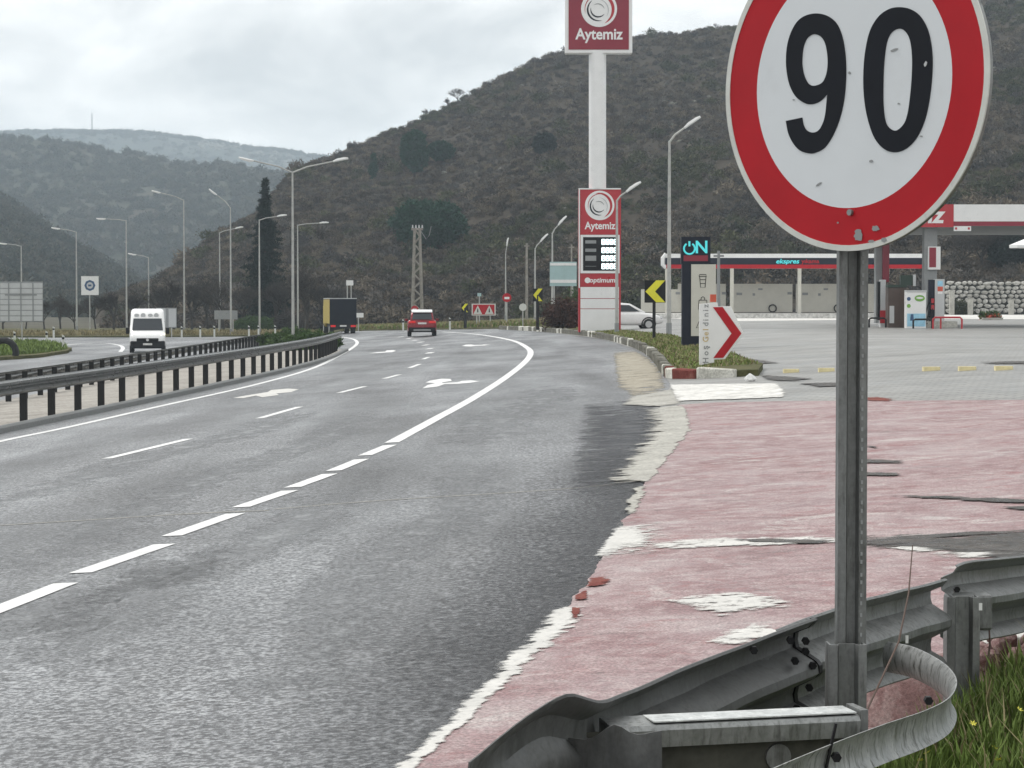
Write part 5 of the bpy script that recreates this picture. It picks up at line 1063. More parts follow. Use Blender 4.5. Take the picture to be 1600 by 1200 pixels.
# lattice concrete pole
b = Vector(P(652, 500, 224)); b.z = gz(b.x); k = local(224, b); lat = thing('lattice_pole', b, 'tall pierced concrete power pole behind the red car', 'utility pole')
H = k(652, 358)[1]; s = mpp(224)
for sx in (-1, 1):
    mb = MB(); mb.tube([(sx * 8 * s, 0, -0.1), (sx * 4 * s, 0, H)], [0.20, 0.16], 6); mb.build('leg', MT['wood'], lat)
for j in range(13):
    z0 = H * j / 13; z1 = H * (j + 1) / 13; x0 = (8 - 4 * j / 13) * s; x1 = (8 - 4 * (j + 1) / 13) * s; sg = 1 if j % 2 else -1
    MB().tube([(-sg * x0, 0, z0), (sg * x1, 0, z1)], 0.10, 6).build('lattice_bar', MT['wood'], lat)
ca = MB().box((0, 0, H), (18 * s, 0.25, 0.22)).build('crossarm', MT['wood'], lat)
for x in (-7, -2, 3, 8): MB().tube([(x * s, 0, H + 0.1), (x * s, 0, H + 0.42)], [0.09, 0.05], 8).build('insulator', MT['lightgrey'], ca)
MB().tube([(6 * s, 0, H - 0.2), (14 * s, 0, H - 1.0), (19 * s, 0, H - 0.6), (22 * s, 0, H + 0.3)], 0.035, 6).build('cable_loop', MT['grey'], lat)

# ================================================================== FUEL STATION
CY = 108.0; cz = GHI; cb = Vector((P(1560, 505, CY).x, CY, cz)); kq = local(CY, cb)
can = thing('station_canopy', cb, 'white and red fuel station canopy on square columns at the right', 'canopy')
def crect(name, x0, y0, x1, y1, d0, d1, mat, par): return rect(name, x0, y0, x1, y1, d0, d1, mat, par, kq)
roof = crect('roof', 1325, 322, 1860, 352, 0.02, 16, 'grey', can)  # mid grey puts the soffit's shade into the roof colour
crect('fascia', 1490, 319.5, 1860, 346, -0.06, 0.02, 'white', roof); crect('red_stripe', 1490, 346, 1860, 353, -0.05, 0.02, 'branddark', roof); crect('red_fascia', 1325, 319.5, 1489.5, 355, -0.07, 0.02, 'brandred', roof)
c = kq(1408, 337); text('lettering', 'Aytemiz', 36 * mpp(CY), MT['white'], roof, (c[0], -0.08, c[1]), 0.03, 0.15, width=135 * mpp(CY), extrude=0.01)
hs = crect('hanging_sign', 1490, 353.5, 1517, 361, -0.05, 0.0, 'white', roof)
for x in (1493.5, 1513.5): crect('red_dot', x - 1.6, 355.3, x + 1.6, 358.8, -0.056, -0.05, 'brandred', hs)
col1 = crect('column', 1447, 355, 1466, 508, 0.4, 1.0, 'grey', can); crect('column', 1385, 352, 1399, 506, 3.0, 3.6, 'grey', can); crect('column', 1700, 352, 1722, 508, 0.4, 1.0, 'lightgrey', can)  # two left columns greyed to carry the shade under the canopy
sb = crect('column_sign', 1452, 385, 1471, 421, 0.25, 0.4, 'white', can); crect('red_print', 1453.5, 386.5, 1464, 417.5, 0.24, 0.25, 'branddark', sb)
crect('red_column_sign', 1394.5, 376, 1404, 440, 2.7, 2.98, 'branddark', can)
# pump islands and machines
def hoop(label, x0, x1, ytop, ybot, Y, mat, legs):
    b = Vector((P((x0 + x1) / 2, ybot, Y).x, Y, GHI)); k = local(Y, b); t = thing('guard_hoop', b, label, 'bumper rail'); zt = k(x0, ytop)[1]
    mb = MB(); pts = [(k(x0, ytop)[0], 0, 0), (k(x0, ytop)[0], 0, zt * 0.85), (k(x0 + 3, ytop)[0], 0, zt), (k(x1 - 3, ytop)[0], 0, zt), (k(x1, ytop)[0], 0, zt * 0.85), (k(x1, ytop)[0], 0, 0)]
    mb.tube(pts, 0.045, 8); mb.build('hoop', MT[mat], t)
    for lx_ in legs: MB().tube([(k(lx_, ytop)[0], 0, 0), (k(lx_, ytop)[0], 0, zt)], 0.04, 8).build('leg', MT[mat], t)
hoop('red tubular bumper rail in front of the slim pump', 1458, 1503, 496, 514, 103.5, 'brandred', (1470, ))
hoop('dark tubular bumper rail left of the slim pump', 1427, 1456, 499, 514, 104.2, 'darkpole', ())
hoop('dark tubular bumper rail by the left pump column', 1358, 1384, 497, 511, 108, 'darkpole', ())
PY = 106.0; pb = Vector((P(1465, 508, PY).x, PY, GHI)); kp = local(PY, pb); pump = thing('fuel_pump', pb, 'slim grey fuel pump with coloured stickers under the canopy', 'fuel pump')
prect = lambda name, x0, y0, x1, y1, d0, d1, mat, par: rect(name, x0, y0, x1, y1, d0, d1, mat, par, kp)
prect('plinth', 1446, 502, 1494, 512, -0.3, 0.8, 'cement', pump); bd = prect('cabinet', 1461, 436, 1475.5, 503, 0, 0.4, 'lightgrey', pump); prect('hose_bay', 1452, 437, 1461, 500, 0.05, 0.35, 'navy', pump)
prect('sticker', 1465, 439, 1473, 447, -0.01, 0, 'skyblue', bd); prect('sticker', 1465, 448, 1473, 455, -0.01, 0, 'orange', bd); prect('sticker', 1465.5, 455.5, 1472.5, 459.5, -0.01, 0, 'white', bd)
for j in range(3):
    a0 = kp(1454 + j * 2.4, 462 + 6 * j); a1 = kp(1442 + j * 5, 500); a2 = kp(1432 + 7 * j, 506); a3 = kp(1452 + j * 3, 496)
    MB().tube([(a0[0], 0.0, a0[1]), (a1[0], -0.2, a1[1]), (a2[0], -0.3, max(0.08, a2[1])), (a3[0], -0.1, a3[1])], 0.03, 6).build('hose', MT['black'], pump)
for j in range(2): c = kp(1457, 470 + 10 * j); MB().box((c[0], -0.02, c[1]), (0.14, 0.12, 0.22)).build('nozzle', MT['brandred'], pump)
def station_box(name, label, cat, x0, y0, x1, y1, Y, depth, mat, extra=None):
    b = Vector((P((x0 + x1) / 2, y1, Y).x, Y, GHI)); k = local(Y, b); t = thing(name, b, label, cat); a0, a1 = k(x0, y0), k(x1, y1)
    bd = MB().bbox(a0[0], a1[0], 0, depth, 0, a0[1]).build('cabinet', MT[mat], t, bevel=0.02)
    if extra: extra(t, bd, k)
def ex1(t, bd, k):
    rect('side_panel', 1407, 450, 1414.5, 509, -0.02, 0.0, 'brown', bd, k); rect('door', 1390, 478, 1397, 505, -0.02, 0.0, 'lightgrey', bd, k); rect('lid', 1387, 445, 1417, 449, -0.05, 0.6, 'green', t, k); rect('display', 1408, 430, 1428, 446, 0.1, 0.5, 'green', t, k); rect('bracket', 1427, 429, 1431, 447, 0.0, 0.2, 'lightgrey', t, k)
station_box('payment_cabinet', 'dark brown and green cabinet beside the left pump column', 'cabinet', 1388, 449, 1416, 511, 107.5, 0.8, 'brown', ex1)
def ex2(t, bd, k):
    c = k(1437, 466); s = mpp(105.5); MB().prism([(c[0] + 8 * s * math.cos(a), c[1] + 5 * s * math.sin(a)) for a in np.linspace(0, 6.1, 20)], -0.012, 0).build('leaf_print', MT['leaflogo'], bd)
    MB().prism([(c[0] + 5.5 * s * math.cos(a), c[1] + (1.6 * math.sin(a) + 0.5) * s) for a in np.linspace(0, 6.1, 16)], -0.018, -0.012).build('leaf_highlight', MT['white'], bd)
    for px, py, mt in ((1420, 467, 'signblue'), (1420, 478, 'leaflogo')): c = k(px, py); MB().prism(circle(c[0], c[1], 3 * s, 16), -0.012, 0).build('badge', MT[mt], bd)
    rect('blue_print', 1417.5, 490, 1446, 510, -0.010, 0, 'skyblue', bd, k); rect('lid', 1416, 453.5, 1448, 456, -0.03, 0.5, 'lightgrey', t, k)
    c = k(1425, 496); MB().prism([(c[0] - 3 * s, c[1] - 5 * s), (c[0] + 3 * s, c[1] - 5 * s), (c[0] + 2 * s, c[1] + 5 * s), (c[0] - 2 * s, c[1] + 5 * s)], -0.016, -0.010).build('print_mark', MT['signblue'], bd)
station_box('gas_cabinet', 'white cabinet with a green leaf print under the canopy', 'cabinet', 1416.5, 456, 1447, 511.5, 105.5, 0.6, 'white', ex2)
station_box('pump_tower', 'pale pump tower with a red base left of the brown cabinet', 'fuel pump', 1376, 437, 1384, 508, 109, 0.5, 'lightgrey', lambda t, bd, k: (rect('red_base', 1375, 485, 1385, 505, -0.03, 0, 'brandred', bd, k), rect('dark_bay', 1372, 440, 1376, 500, 0.05, 0.4, 'black', t, k)))
# planter, bollards, hedge ball, umbrella
b = Vector((P(1548, 496, 150).x, 150, GHI)); pl = thing('flower_planter', b, 'low planter of orange flowers in front of the stone wall', 'planter'); s = mpp(150)
MB().prism([(-17 * s, 0), (17 * s, 0), (14 * s, 4 * s), (-14 * s, 4 * s)], -0.5, 0.5).build('trough', MT['cement'], pl)
g = np.random.default_rng(5); cs = [((g.random() - 0.5) * 26 * s, (g.random() - 0.5) * 0.6, 4.5 * s + g.random() * 2.5 * s, 0.22) for k in range(30)]
link('flowers', tri_mesh('flowers', cloud(cs, 20, 1, 0.12, g)), MT['orange'], pl); cs = [((g.random() - 0.5) * 28 * s, (g.random() - 0.5) * 0.6, 4 * s + g.random() * 7 * s, 0.22) for k in range(26)]
link('leaves', tri_mesh('leaves', cloud(cs, 26, 1, 0.14, g)), MT['greenbush'], pl)
b = P(1604, 380, 92); um = thing('parasol', Vector((b.x, 92, GHI)), 'white parasol edge poking in at the right', 'parasol'); H = b.z - GHI; s = mpp(92)
mb = MB(); apex = Vector((0, 0, H + 8 * s)); ring = [Vector((27 * s * math.cos(a), 27 * s * math.sin(a), H - 3 * s)) for a in np.linspace(0, 2 * math.pi, 9)[:-1]]; low_ = [p - Vector((0, 0, 0.12)) for p in ring]
mb.add([apex] + ring + low_, [(0, i + 1, (i + 1) % 8 + 1) for i in range(8)] + [(i + 1, (i + 1) % 8 + 1, (i + 1) % 8 + 9, i + 9) for i in range(8)]); cn = mb.build('canopy', MT['white'], um)
MB().tube([(0, 0, 0), (0, 0, H + 7 * s)], 0.04, 8).build('pole', MT['pole'], um)
# stone wall of separate stones
WY = 208.0; wl = P(1478, 491, WY); wr = P(1690, 491, WY); wall = thing('stone_wall', Vector((wl.x, WY, GHI)), 'pale rubble stone retaining wall behind the fuel station', 'wall')
Lw = wr.x - wl.x; Hw = 2.95; MB().bbox(0, Lw, 0.25, 1.2, -0.1, Hw - 0.1).build('wall_core', MT['darkstone'], wall)
x = 0.0; z = 0.15; n_st = 0
WST = [rock_mesh('wall_stone_%d' % k, 20 + k * 2.1, 0.25) for k in range(6)]
for mm in WST: mm.materials.append(MT['stone'])
while z < Hw and n_st < 290:
    x = random.uniform(-0.1, 0.1); rh = random.uniform(0.36, 0.52)
    while x < Lw and n_st < 290:
        wd = random.uniform(0.38, 0.78); o = link('stone', random.choice(WST), None, wall, Vector((x + wd / 2, 0.2 + random.uniform(-0.05, 0.05), z + rh / 2 + random.uniform(-0.06, 0.06)))); o.scale = (wd * 1.02, 0.5, rh * 1.25); o.rotation_euler = (0, R(random.uniform(-18, 18)), random.choice((0, math.pi))); n_st += 1
        x += wd + 0.03
    z += rh
for px in (1487, 1516, 1580):
    b = Vector((P(px, 486, 204).x, 204, GHI)); t = thing('wall_post', b, {1487: 'tallest pale square post at the left end of the stone wall', 1516: 'pale square post right of the dark shrub against the stone wall', 1580: 'pale square post before the stone wall right of the flower planter'}[px], 'post'); MB().bbox(-0.22, 0.22, -0.2, 0.2, 0, {1487: 2.2, 1516: 1.5, 1580: 1.4}[px]).build('shaft', MT['cement'], t, bevel=0.03); MB().bbox(-0.27, 0.27, -0.25, 0.25, {1487: 2.2, 1516: 1.5, 1580: 1.4}[px], {1487: 2.2, 1516: 1.5, 1580: 1.4}[px] + 0.1).build('cap', MT['stone'], t)

# car wash with flat roof
AY = 167.0; slab = structure(MB().bbox(P(1015, 490, AY).x, P(1392, 490, AY).x, AY - 1.0, AY + 8, GHI, 1.0).build('car_wash_slab', MT['brightconc']))
ab = Vector((P(1240, 490, AY).x, AY, 1.0)); kw = local(AY, ab); cw = thing('car_wash', ab, 'long flat-roofed self service car wash with beige bay walls', 'car wash')
wrect = lambda name, x0, y0, x1, y1, d0, d1, mat, par: rect(name, x0, y0, x1, y1, d0, d1, mat, par, kw)
rf = wrect('roof', 1042, 399, 1452, 418, 0.05, 6.0, 'navy', cw)
wrect('white_edge', 1041, 396.5, 1452, 403, -0.12, 0.05, 'white', rf); wrect('navy_fascia', 1041, 403, 1452, 413.5, -0.10, 0.05, 'navy', rf); wrect('red_edge', 1041, 413.5, 1452, 419.5, -0.12, 0.05, 'signred', rf)
a0 = kw(1041, 397); a1 = kw(1041, 418); MB().tube([(a0[0], 0.05, a0[1]), (a0[0] - 0.25, 0.05, a0[1] - 0.3), (a0[0] - 0.25, 0.05, a1[1] + 0.2), (a0[0], 0.05, a1[1])], 0.16, 8).build('corner', MT['white'], rf)
c = kw(1230, 408.5); text('lettering', 'ekspres', 10 * mpp(AY), MT['teal'], rf, (c[0], -0.11, c[1]), 0.01, 0.2, width=36 * mpp(AY)); c = kw(1266, 408.5); text('lettering', 'yıkama', 9 * mpp(AY), MT['signred'], rf, (c[0], -0.11, c[1]), 0.01, 0, width=28 * mpp(AY))
for px in (1042, 1143.5, 1249, 1352, 1448): wrect('column', px - 2.6, 419, px + 2.6, 489, -0.1, 0.2, 'beige', cw)
for x0, x1 in ((1003, 1062), (1064, 1140), (1147, 1246), (1252, 1349), (1355, 1378)):
    w_ = wrect('bay_wall', x0, 443 if x0 > 1010 else 452, x1, 488, 3.0 if x0 > 1010 else 1.0, 3.2 if x0 > 1010 else 1.2, 'beige', cw)
    if x1 - x0 > 50:
        for fx, fy, ww, hh in ((0.1, 457, 9, 4), (0.45, 450, 7, 3), (0.36, 458, 4, 4), (0.92, 456, 7, 4)): xx = x0 + (x1 - x0) * fx; wrect('notice', xx, fy, xx + ww, fy + hh, 2.96 if x0 > 1010 else 0.96, 3.0 if x0 > 1010 else 1.0, 'grey', w_)
        xx = x0 + (x1 - x0) * 0.68; c = kw(xx, 482); MB().tube([(c[0] + 0.28 * math.cos(a), 2.9, c[1] + 0.28 * math.sin(a)) for a in np.linspace(0, 6.28, 14)], 0.05, 6).build('hose_reel', MT['darkpole'], w_)
bx = Vector((P(1440, 404, 166).x, 166, 1.0))

# --- white car
def wheel(t, x, y, r, wd, name='wheel', axis='x'):
    A, B = (Vector((x - wd / 2, y, r)), Vector((x + wd / 2, y, r))) if axis == 'x' else (Vector((x, y - wd / 2, r)), Vector((x, y + wd / 2, r)))
    o = MB().tube([A, B], r, 20).build(name, MT['rubber'], t, auto=40); d = (B - A).normalized()
    MB().tube([A - d * 0.01, B + d * 0.01], r * 0.62, 16).build('rim', MT['lightgrey'], o, auto=40); return o
def car_shell(rings, mat, name, t): mb = MB(); mb.loft(rings); return mb.build(name, mat, t, auto=50)
CYc = 122.0; b = Vector((P(975, 515, CYc).x, CYc, 0)); b.z = gz(b.x) + 0.01
car = thing('parked_car', b, 'white hatchback car half hidden behind the fuel totem', 'car', rz=R(-84))
# local: forward is +Y
R_ = lambda y, w_, z0, z1, r: rring(y, w_, z0, z1, r)
car_shell([R_(-2.05, 1.5, 0.45, 0.9, 0.15), R_(-1.9, 1.66, 0.3, 0.98, 0.18), R_(-0.8, 1.72, 0.25, 0.98, 0.18), R_(0.8, 1.72, 0.25, 0.96, 0.18), R_(1.6, 1.66, 0.28, 0.84, 0.18), R_(1.98, 1.5, 0.36, 0.70, 0.14), R_(2.05, 1.3, 0.42, 0.62, 0.08)], MT['carwhite'], 'body', car)
cab = car_shell([R_(-1.85, 1.30, 0.9, 1.0, 0.04), R_(-1.45, 1.28, 0.9, 1.38, 0.14), R_(-0.4, 1.28, 0.9, 1.48, 0.16), R_(0.25, 1.26, 0.9, 1.42, 0.16), R_(1.05, 1.34, 0.9, 0.97, 0.03)], MT['carwhite'], 'cabin', car)
for sx in (-1, 1):
    MB().add([(sx * 0.672, -1.35, 1.0), (sx * 0.672, 0.75, 1.0), (sx * 0.640, 0.18, 1.34), (sx * 0.630, -1.2, 1.36), (sx * 0.64, -1.35, 1.0), (sx * 0.64, 0.75, 1.0), (sx * 0.60, 0.18, 1.34), (sx * 0.60, -1.2, 1.36)], [(0, 1, 2, 3), (4, 7, 6, 5), (0, 4, 5, 1), (1, 5, 6, 2), (2, 6, 7, 3), (3, 7, 4, 0)]).build('side_window', MT['glass'], cab)
    MB().box((sx * 0.6, 1.93, 0.66), (0.34, 0.14, 0.13)).build('headlight', MT['chrome'], car, bevel=0.03)
    for y in (-1.25, 1.22): wheel(car, sx * 0.76, y, 0.30, 0.2); MB().tube([(sx * 0.862, y + 0.37 * math.cos(a), 0.30 + 0.37 * math.sin(a)) for a in np.linspace(-0.2, math.pi + 0.2, 12)], 0.035, 6).build('wheel_arch', MT['black'], car)
MB().add([(-0.56, 1.0, 1.0), (0.56, 1.0, 1.0), (0.5, 0.34, 1.40), (-0.5, 0.34, 1.40)], [(0, 1, 2, 3)]).build('windscreen', MT['glass'], cab)

# --- red SUV seen from behind
b = gp(659, 525.5); suv = thing('red_car', b + Vector((0, 0, 0.01)), 'red sport utility car driving away in the right lane', 'car', rz=R(3))
car_shell([R_(-2.22, 1.5, 0.42, 0.78, 0.1), R_(-2.15, 1.78, 0.32, 0.98, 0.16), R_(-1.95, 1.86, 0.28, 1.08, 0.18), R_(-0.6, 1.88, 0.26, 1.06, 0.18), R_(1.2, 1.88, 0.26, 1.02, 0.18), R_(1.9, 1.8, 0.3, 0.92, 0.18), R_(2.2, 1.5, 0.4, 0.75, 0.14)], MT['carred'], 'body', suv)
cab = car_shell([R_(-2.10, 1.52, 0.98, 1.06, 0.04), R_(-1.72, 1.42, 1.0, 1.56, 0.14), R_(-1.5, 1.38, 1.0, 1.64, 0.15), R_(0.0, 1.38, 1.0, 1.68, 0.15), R_(0.6, 1.38, 1.0, 1.60, 0.15), R_(1.3, 1.45, 0.98, 1.05, 0.03)], MT['carred'], 'cabin', suv)
mb = MB(); mb.loft([rring(-1.86, 1.30, 1.545, 1.60, 0.02), rring(-1.4, 1.34, 1.60, 1.69, 0.03), rring(0.0, 1.34, 1.62, 1.73, 0.03), rring(0.5, 1.3, 1.58, 1.655, 0.03)]); mb.build('roof_panel', MT['carwhite'], cab, auto=40)  # white panel paints the sky's reflection onto the red roof
MB().add([(-0.64, -2.115, 1.10), (0.64, -2.115, 1.10), (0.56, -1.80, 1.50), (-0.56, -1.80, 1.50), (-0.64, -2.0, 1.10), (0.64, -2.0, 1.10), (0.56, -1.7, 1.50), (-0.56, -1.7, 1.50)], [(0, 1, 2, 3), (4, 7, 6, 5), (0, 4, 5, 1), (1, 5, 6, 2), (2, 6, 7, 3), (3, 7, 4, 0)]).build('rear_window', MT['glass'], cab)
MB().bbox(-0.86, 0.86, -2.25, -2.0, 0.30, 0.60).build('rear_bumper', MT['black'], suv, bevel=0.05); MB().bbox(-0.55, 0.55, -2.27, -2.2, 0.36, 0.48).build('skid_plate', MT['grey'], suv, bevel=0.02)
for sx in (-1, 1):
    MB().bbox(min(sx * 0.42, sx * 0.86), max(sx * 0.42, sx * 0.86), -2.225, -2.05, 0.86, 1.0).build('tail_light', MT['taillight'], suv, bevel=0.03)
    for y in (-1.35, 1.4): wheel(suv, sx * 0.80, y, 0.36, 0.24)
    MB().box((sx * 1.0, 0.7, 1.05), (0.22, 0.12, 0.16)).build('mirror', MT['carred'], suv, bevel=0.03)
MB().bbox(-0.27, 0.27, -2.24, -2.18, 0.80, 0.91).build('number_plate', MT['plate'], suv)

# --- truck with yellow side
b = gp(531, 521.5); tr = thing('curtain_truck', b + Vector((0, 0, 0.01)), 'yellow-sided truck with a black rear curtain driving away', 'truck', rz=R(9.3)); tr.scale = (0.92, 0.92, 0.92)
bx_ = MB().bbox(-1.24, 1.24, -3.6, 3.4, 0.95, 3.25).build('cargo_box', MT['tarp'], tr); MB().bbox(-1.262, -1.24, -3.58, 3.38, 0.97, 3.2).build('side_curtain', MT['truckyellow'], bx_); MB().bbox(-1.20, 1.20, -3.64, -3.6, 0.98, 3.15).build('rear_curtain', MT['tarp'], bx_); MB().bbox(-1.26, 1.26, -3.66, 3.42, 3.25, 3.33).build('roof_sheet', MT['lightgrey'], bx_)
for y in (-2.2, -0.8, 0.6, 2.0): MB().bbox(-1.275, -1.262, y, y + 0.06, 0.98, 3.22).build('curtain_strap', MT['truckyellow'], bx_)
MB().bbox(-1.2, 1.2, -3.62, -3.4, 0.52, 0.95).build('rear_bar', MT['black'], tr)
for sx in (-1, 1):
    MB().bbox(min(sx * 0.7, sx * 1.15), max(sx * 0.7, sx * 1.15), -3.66, -3.62, 0.66, 0.84).build('tail_light', MT['taillight'], tr)
    for y in (-2.4, 4.0): wheel(tr, sx * 1.0, y, 0.46, 0.4)
    MB().box((sx * 1.38, 4.6, 2.0), (0.2, 0.12, 0.5)).build('mirror', MT['black'], tr)
MB().bbox(-0.3, 0.3, -3.66, -3.62, 0.7, 0.84).build('number_plate', MT['plate'], tr); MB().bbox(-1.15, 1.15, 3.5, 5.3, 0.6, 2.7).build('cab', MT['truckyellow'], tr, bevel=0.12); MB().bbox(-0.9, 0.9, -3.4, 5.0, 0.55, 0.95).build('chassis', MT['black'], tr)

# --- white van coming towards us
b = P(231, 552, 131); b.z = gz(b.x) + 0.02; van = thing('white_van', b, 'white high-roof van with a lit headlamp driving towards the camera', 'van', rz=R(9))
rr_ = rring
car_shell([rr_(-2.72, 1.55, 0.34, 0.80, 0.12), rr_(-2.62, 1.86, 0.26, 0.98, 0.18), rr_(-2.35, 2.0, 0.24, 1.12, 0.2), rr_(-1.95, 2.05, 0.24, 1.28, 0.2), rr_(-1.62, 2.02, 0.24, 1.62, 0.2), rr_(-1.32, 1.96, 0.24, 1.93, 0.22), rr_(-1.05, 1.92, 0.24, 2.28, 0.24), rr_(-0.7, 1.92, 0.24, 2.47, 0.24), rr_(0.2, 1.94, 0.24, 2.52, 0.22), rr_(2.6, 1.94, 0.24, 2.50, 0.2), rr_(2.75, 1.86, 0.3, 2.42, 0.16)], MT['carwhite'], 'body', van)
MB().add([(-0.88, -2.0, 1.29), (0.88, -2.0, 1.29), (0.80, -1.34, 1.96), (-0.80, -1.34, 1.96), (-0.86, -1.85, 1.26), (0.86, -1.85, 1.26), (0.78, -1.2, 1.92), (-0.78, -1.2, 1.92)], [(0, 1, 2, 3), (4, 7, 6, 5), (0, 4, 5, 1), (1, 5, 6, 2), (2, 6, 7, 3), (3, 7, 4, 0)]).build('windscreen', MT['glass'], van)
for j, xx in enumerate((-0.62, -0.25, 0.16, 0.5)):
    MB().prism([(xx + 0.14 * math.cos(a), 2.14 + 0.10 * math.sin(a) * (1 + 0.3 * (j % 2))) for a in np.linspace(0, 6.0, 14)], -1.235, -1.12).build('roof_print', MT['lightgrey'], van)
MB().bbox(-0.62, 0.62, -2.78, -2.6, 0.66, 0.84).build('grille', MT['black'], van, bevel=0.03); MB().bbox(-0.98, 0.98, -2.76, -2.2, 0.26, 0.68).build('bumper', MT['black'], van, bevel=0.06); MB().bbox(-0.26, 0.26, -2.79, -2.76, 0.44, 0.55).build('number_plate', MT['plate'], van)
MB().prism(circle(0, 0.75, 0.08, 16), -2.80, -2.78).build('badge', MT['chrome'], van)
for sx in (-1, 1):
    MB().add([(sx * 0.66, -2.70, 0.80), (sx * 0.95, -2.46, 0.86), (sx * 0.98, -2.30, 1.12), (sx * 0.74, -2.60, 1.0), (sx * 0.66, -2.5, 0.80), (sx * 0.90, -2.3, 0.86), (sx * 0.92, -2.2, 1.10), (sx * 0.74, -2.4, 0.98)], [(0, 1, 2, 3), (4, 7, 6, 5), (0, 4, 5, 1), (1, 5, 6, 2), (2, 6, 7, 3), (3, 7, 4, 0)]).build('headlight', MT['headlight'] if sx > 0 else MT['chrome'], van)
    MB().box((sx * 1.14, -1.7, 1.25), (0.2, 0.16, 0.36)).build('mirror', MT['black'], van, bevel=0.04)
    for y in (-1.9, 1.7): wheel(van, sx * 0.90, y, 0.34, 0.24)
    MB().add([(sx * 1.022, -1.55, 1.30), (sx * 1.022, -0.75, 1.30), (sx * 0.985, -0.75, 1.80), (sx * 0.99, -1.25, 1.80), (sx * 0.98, -1.55, 1.30), (sx * 0.98, -0.75, 1.30), (sx * 0.94, -0.75, 1.80), (sx * 0.94, -1.25, 1.80)], [(0, 1, 2, 3), (4, 7, 6, 5), (0, 4, 5, 1), (1, 5, 6, 2), (2, 6, 7, 3), (3, 7, 4, 0)]).build('side_window', MT['glass'], van)
# tyre lying at the left edge, small far white car
b = gp(6, 561); t = thing('black_tyre', b + Vector((0, 0, 0.16)), 'big black tyre half sunk in the grass at the left edge', 'tyre'); mb = MB(); mb.tube([(0.62 * math.cos(a), -0.0, 0.18 + 0.62 * math.sin(a)) for a in np.linspace(-0.3, math.pi + 0.3, 20)], 0.17, 10); mb.build('tread', MT['rubber'], t, auto=60)
# carrier bag by the kerb
b = gp(1172, 597); bg_ = MB(); bg_.loft([[Vector((s_ * 0.11 * math.cos(a) * (1 + 0.35 * math.sin(3 * a + 9 * z)), s_ * 0.09 * math.sin(a), z * (0.55 + 0.25 * math.sin(5 * a)))) for a in np.linspace(0, 2 * math.pi, 15)[:-1]] for s_, z in ((0.7, 0.0), (1.0, 0.07), (0.8, 0.14), (0.25, 0.2))]); o = bg_.build('litter_bag', MT['white'], None, b + Vector((0, 0, 0.02)), auto=50); tag(o, 'crumpled white bag lying by the broken kerb end', 'litter')
# mast on the far ridge
q_ = hill_point('hill_far_ridge', 146, 1.0); t = thing('radio_mast', q_, 'thin radio mast on the distant skyline', 'mast'); hgt = 26 * mpp(q_.y) + 4
for a in range(3): MB().tube([(1.2 * math.cos(a * 2.1), 1.2 * math.sin(a * 2.1), -2), (0.25 * math.cos(a * 2.1), 0.25 * math.sin(a * 2.1), hgt)], 0.28, 5).build('leg', MT['grey'], t)
for k in range(6): MB().tube([(-1 + 0.12 * k, 0, hgt * k / 6), (0.9 - 0.12 * k, 0, hgt * (k + 1) / 6)], 0.18, 4).build('brace', MT['grey'], t)

# ================================================================== TREES
def bare_tree(seed, height, spread=0.6, depth=6):
    rnd = random.Random(seed); trunk = MB(); crown = MB()
    def grow(p, d, L, r, lvl):
        q = p + d * L; mid = p + d * L * 0.5 + Vector((rnd.gauss(0, 1), rnd.gauss(0, 1), rnd.gauss(0, 0.5))) * L * 0.05
        (trunk if lvl < 2 else crown).tube([p, mid, q], [r, r * 0.85, r * 0.68], 6 if lvl < 2 else (4 if lvl < 4 else 3), lvl == 0)
        if lvl >= depth: return
        for k in range(rnd.choice((3, 3, 4)) if lvl > 0 else 4):
            ax = Vector((rnd.gauss(0, 1), rnd.gauss(0, 1), rnd.gauss(0, 0.3))).normalized(); nd = (d + ax * spread * rnd.uniform(0.6, 1.3) + Vector((0, 0, 0.12))).normalized()
            s = p + d * L * rnd.uniform(0.55, 1.0); grow(s, nd, L * rnd.uniform(0.58, 0.82), r * 0.64, lvl + 1)
    grow(Vector((0, 0, -0.1)), Vector((rnd.gauss(0, 0.05), rnd.gauss(0, 0.05), 1)).normalized(), height * 0.30, height * 0.022, 0)
    return trunk.mesh('trunk'), crown.mesh('crown')
BT = [bare_tree(s, h, sp_) for s, h, sp_ in ((1, 7.0, 0.75), (2, 6.4, 0.8), (3, 7.5, 0.7))]
for a, b_ in BT: a.materials.append(MT['bark']); b_.materials.append(MT['twig'])
def tree_at(px, Y, sc_, k, label, group=None, z=None, name='bare_tree'):
    x = (px - 800) / FPX * Y; t = thing(name, Vector((x, Y, gz(x) if z is None else z)), label, 'tree', group, random.random() * 6.28); t.scale = (sc_,) * 3
    link('trunk', BT[k][0], None, t); link('crown', BT[k][1], None, t); return t
tree_at(478, 208, 1.22, 0, 'large leafless dark tree spreading right of the double-armed lamp')
for px, Y, s in ((210, 222, 0.75), (245, 226, 0.9), (272, 222, 1.0), (300, 226, 0.95), (325, 230, 1.05), (350, 224, 0.95), (378, 228, 1.0), (430, 226, 1.0), (450, 230, 1.1), (508, 230, 1.05), (530, 233, 0.9)):
    tree_at(px, Y, s, random.randrange(3), 'leafless dark tree in the row behind the left carriageway', 'leafless trees behind the left carriageway')
for px, Y, s in ((5, 226, 0.6), (40, 230, 0.65), (70, 226, 0.7), (95, 231, 0.7), (118, 226, 0.6), (150, 230, 0.75), (178, 226, 0.8)):
    tree_at(px, Y, s, random.randrange(3), 'low leafless tree in the thicket behind the slatted sign and service sign', 'low thicket behind the service sign')
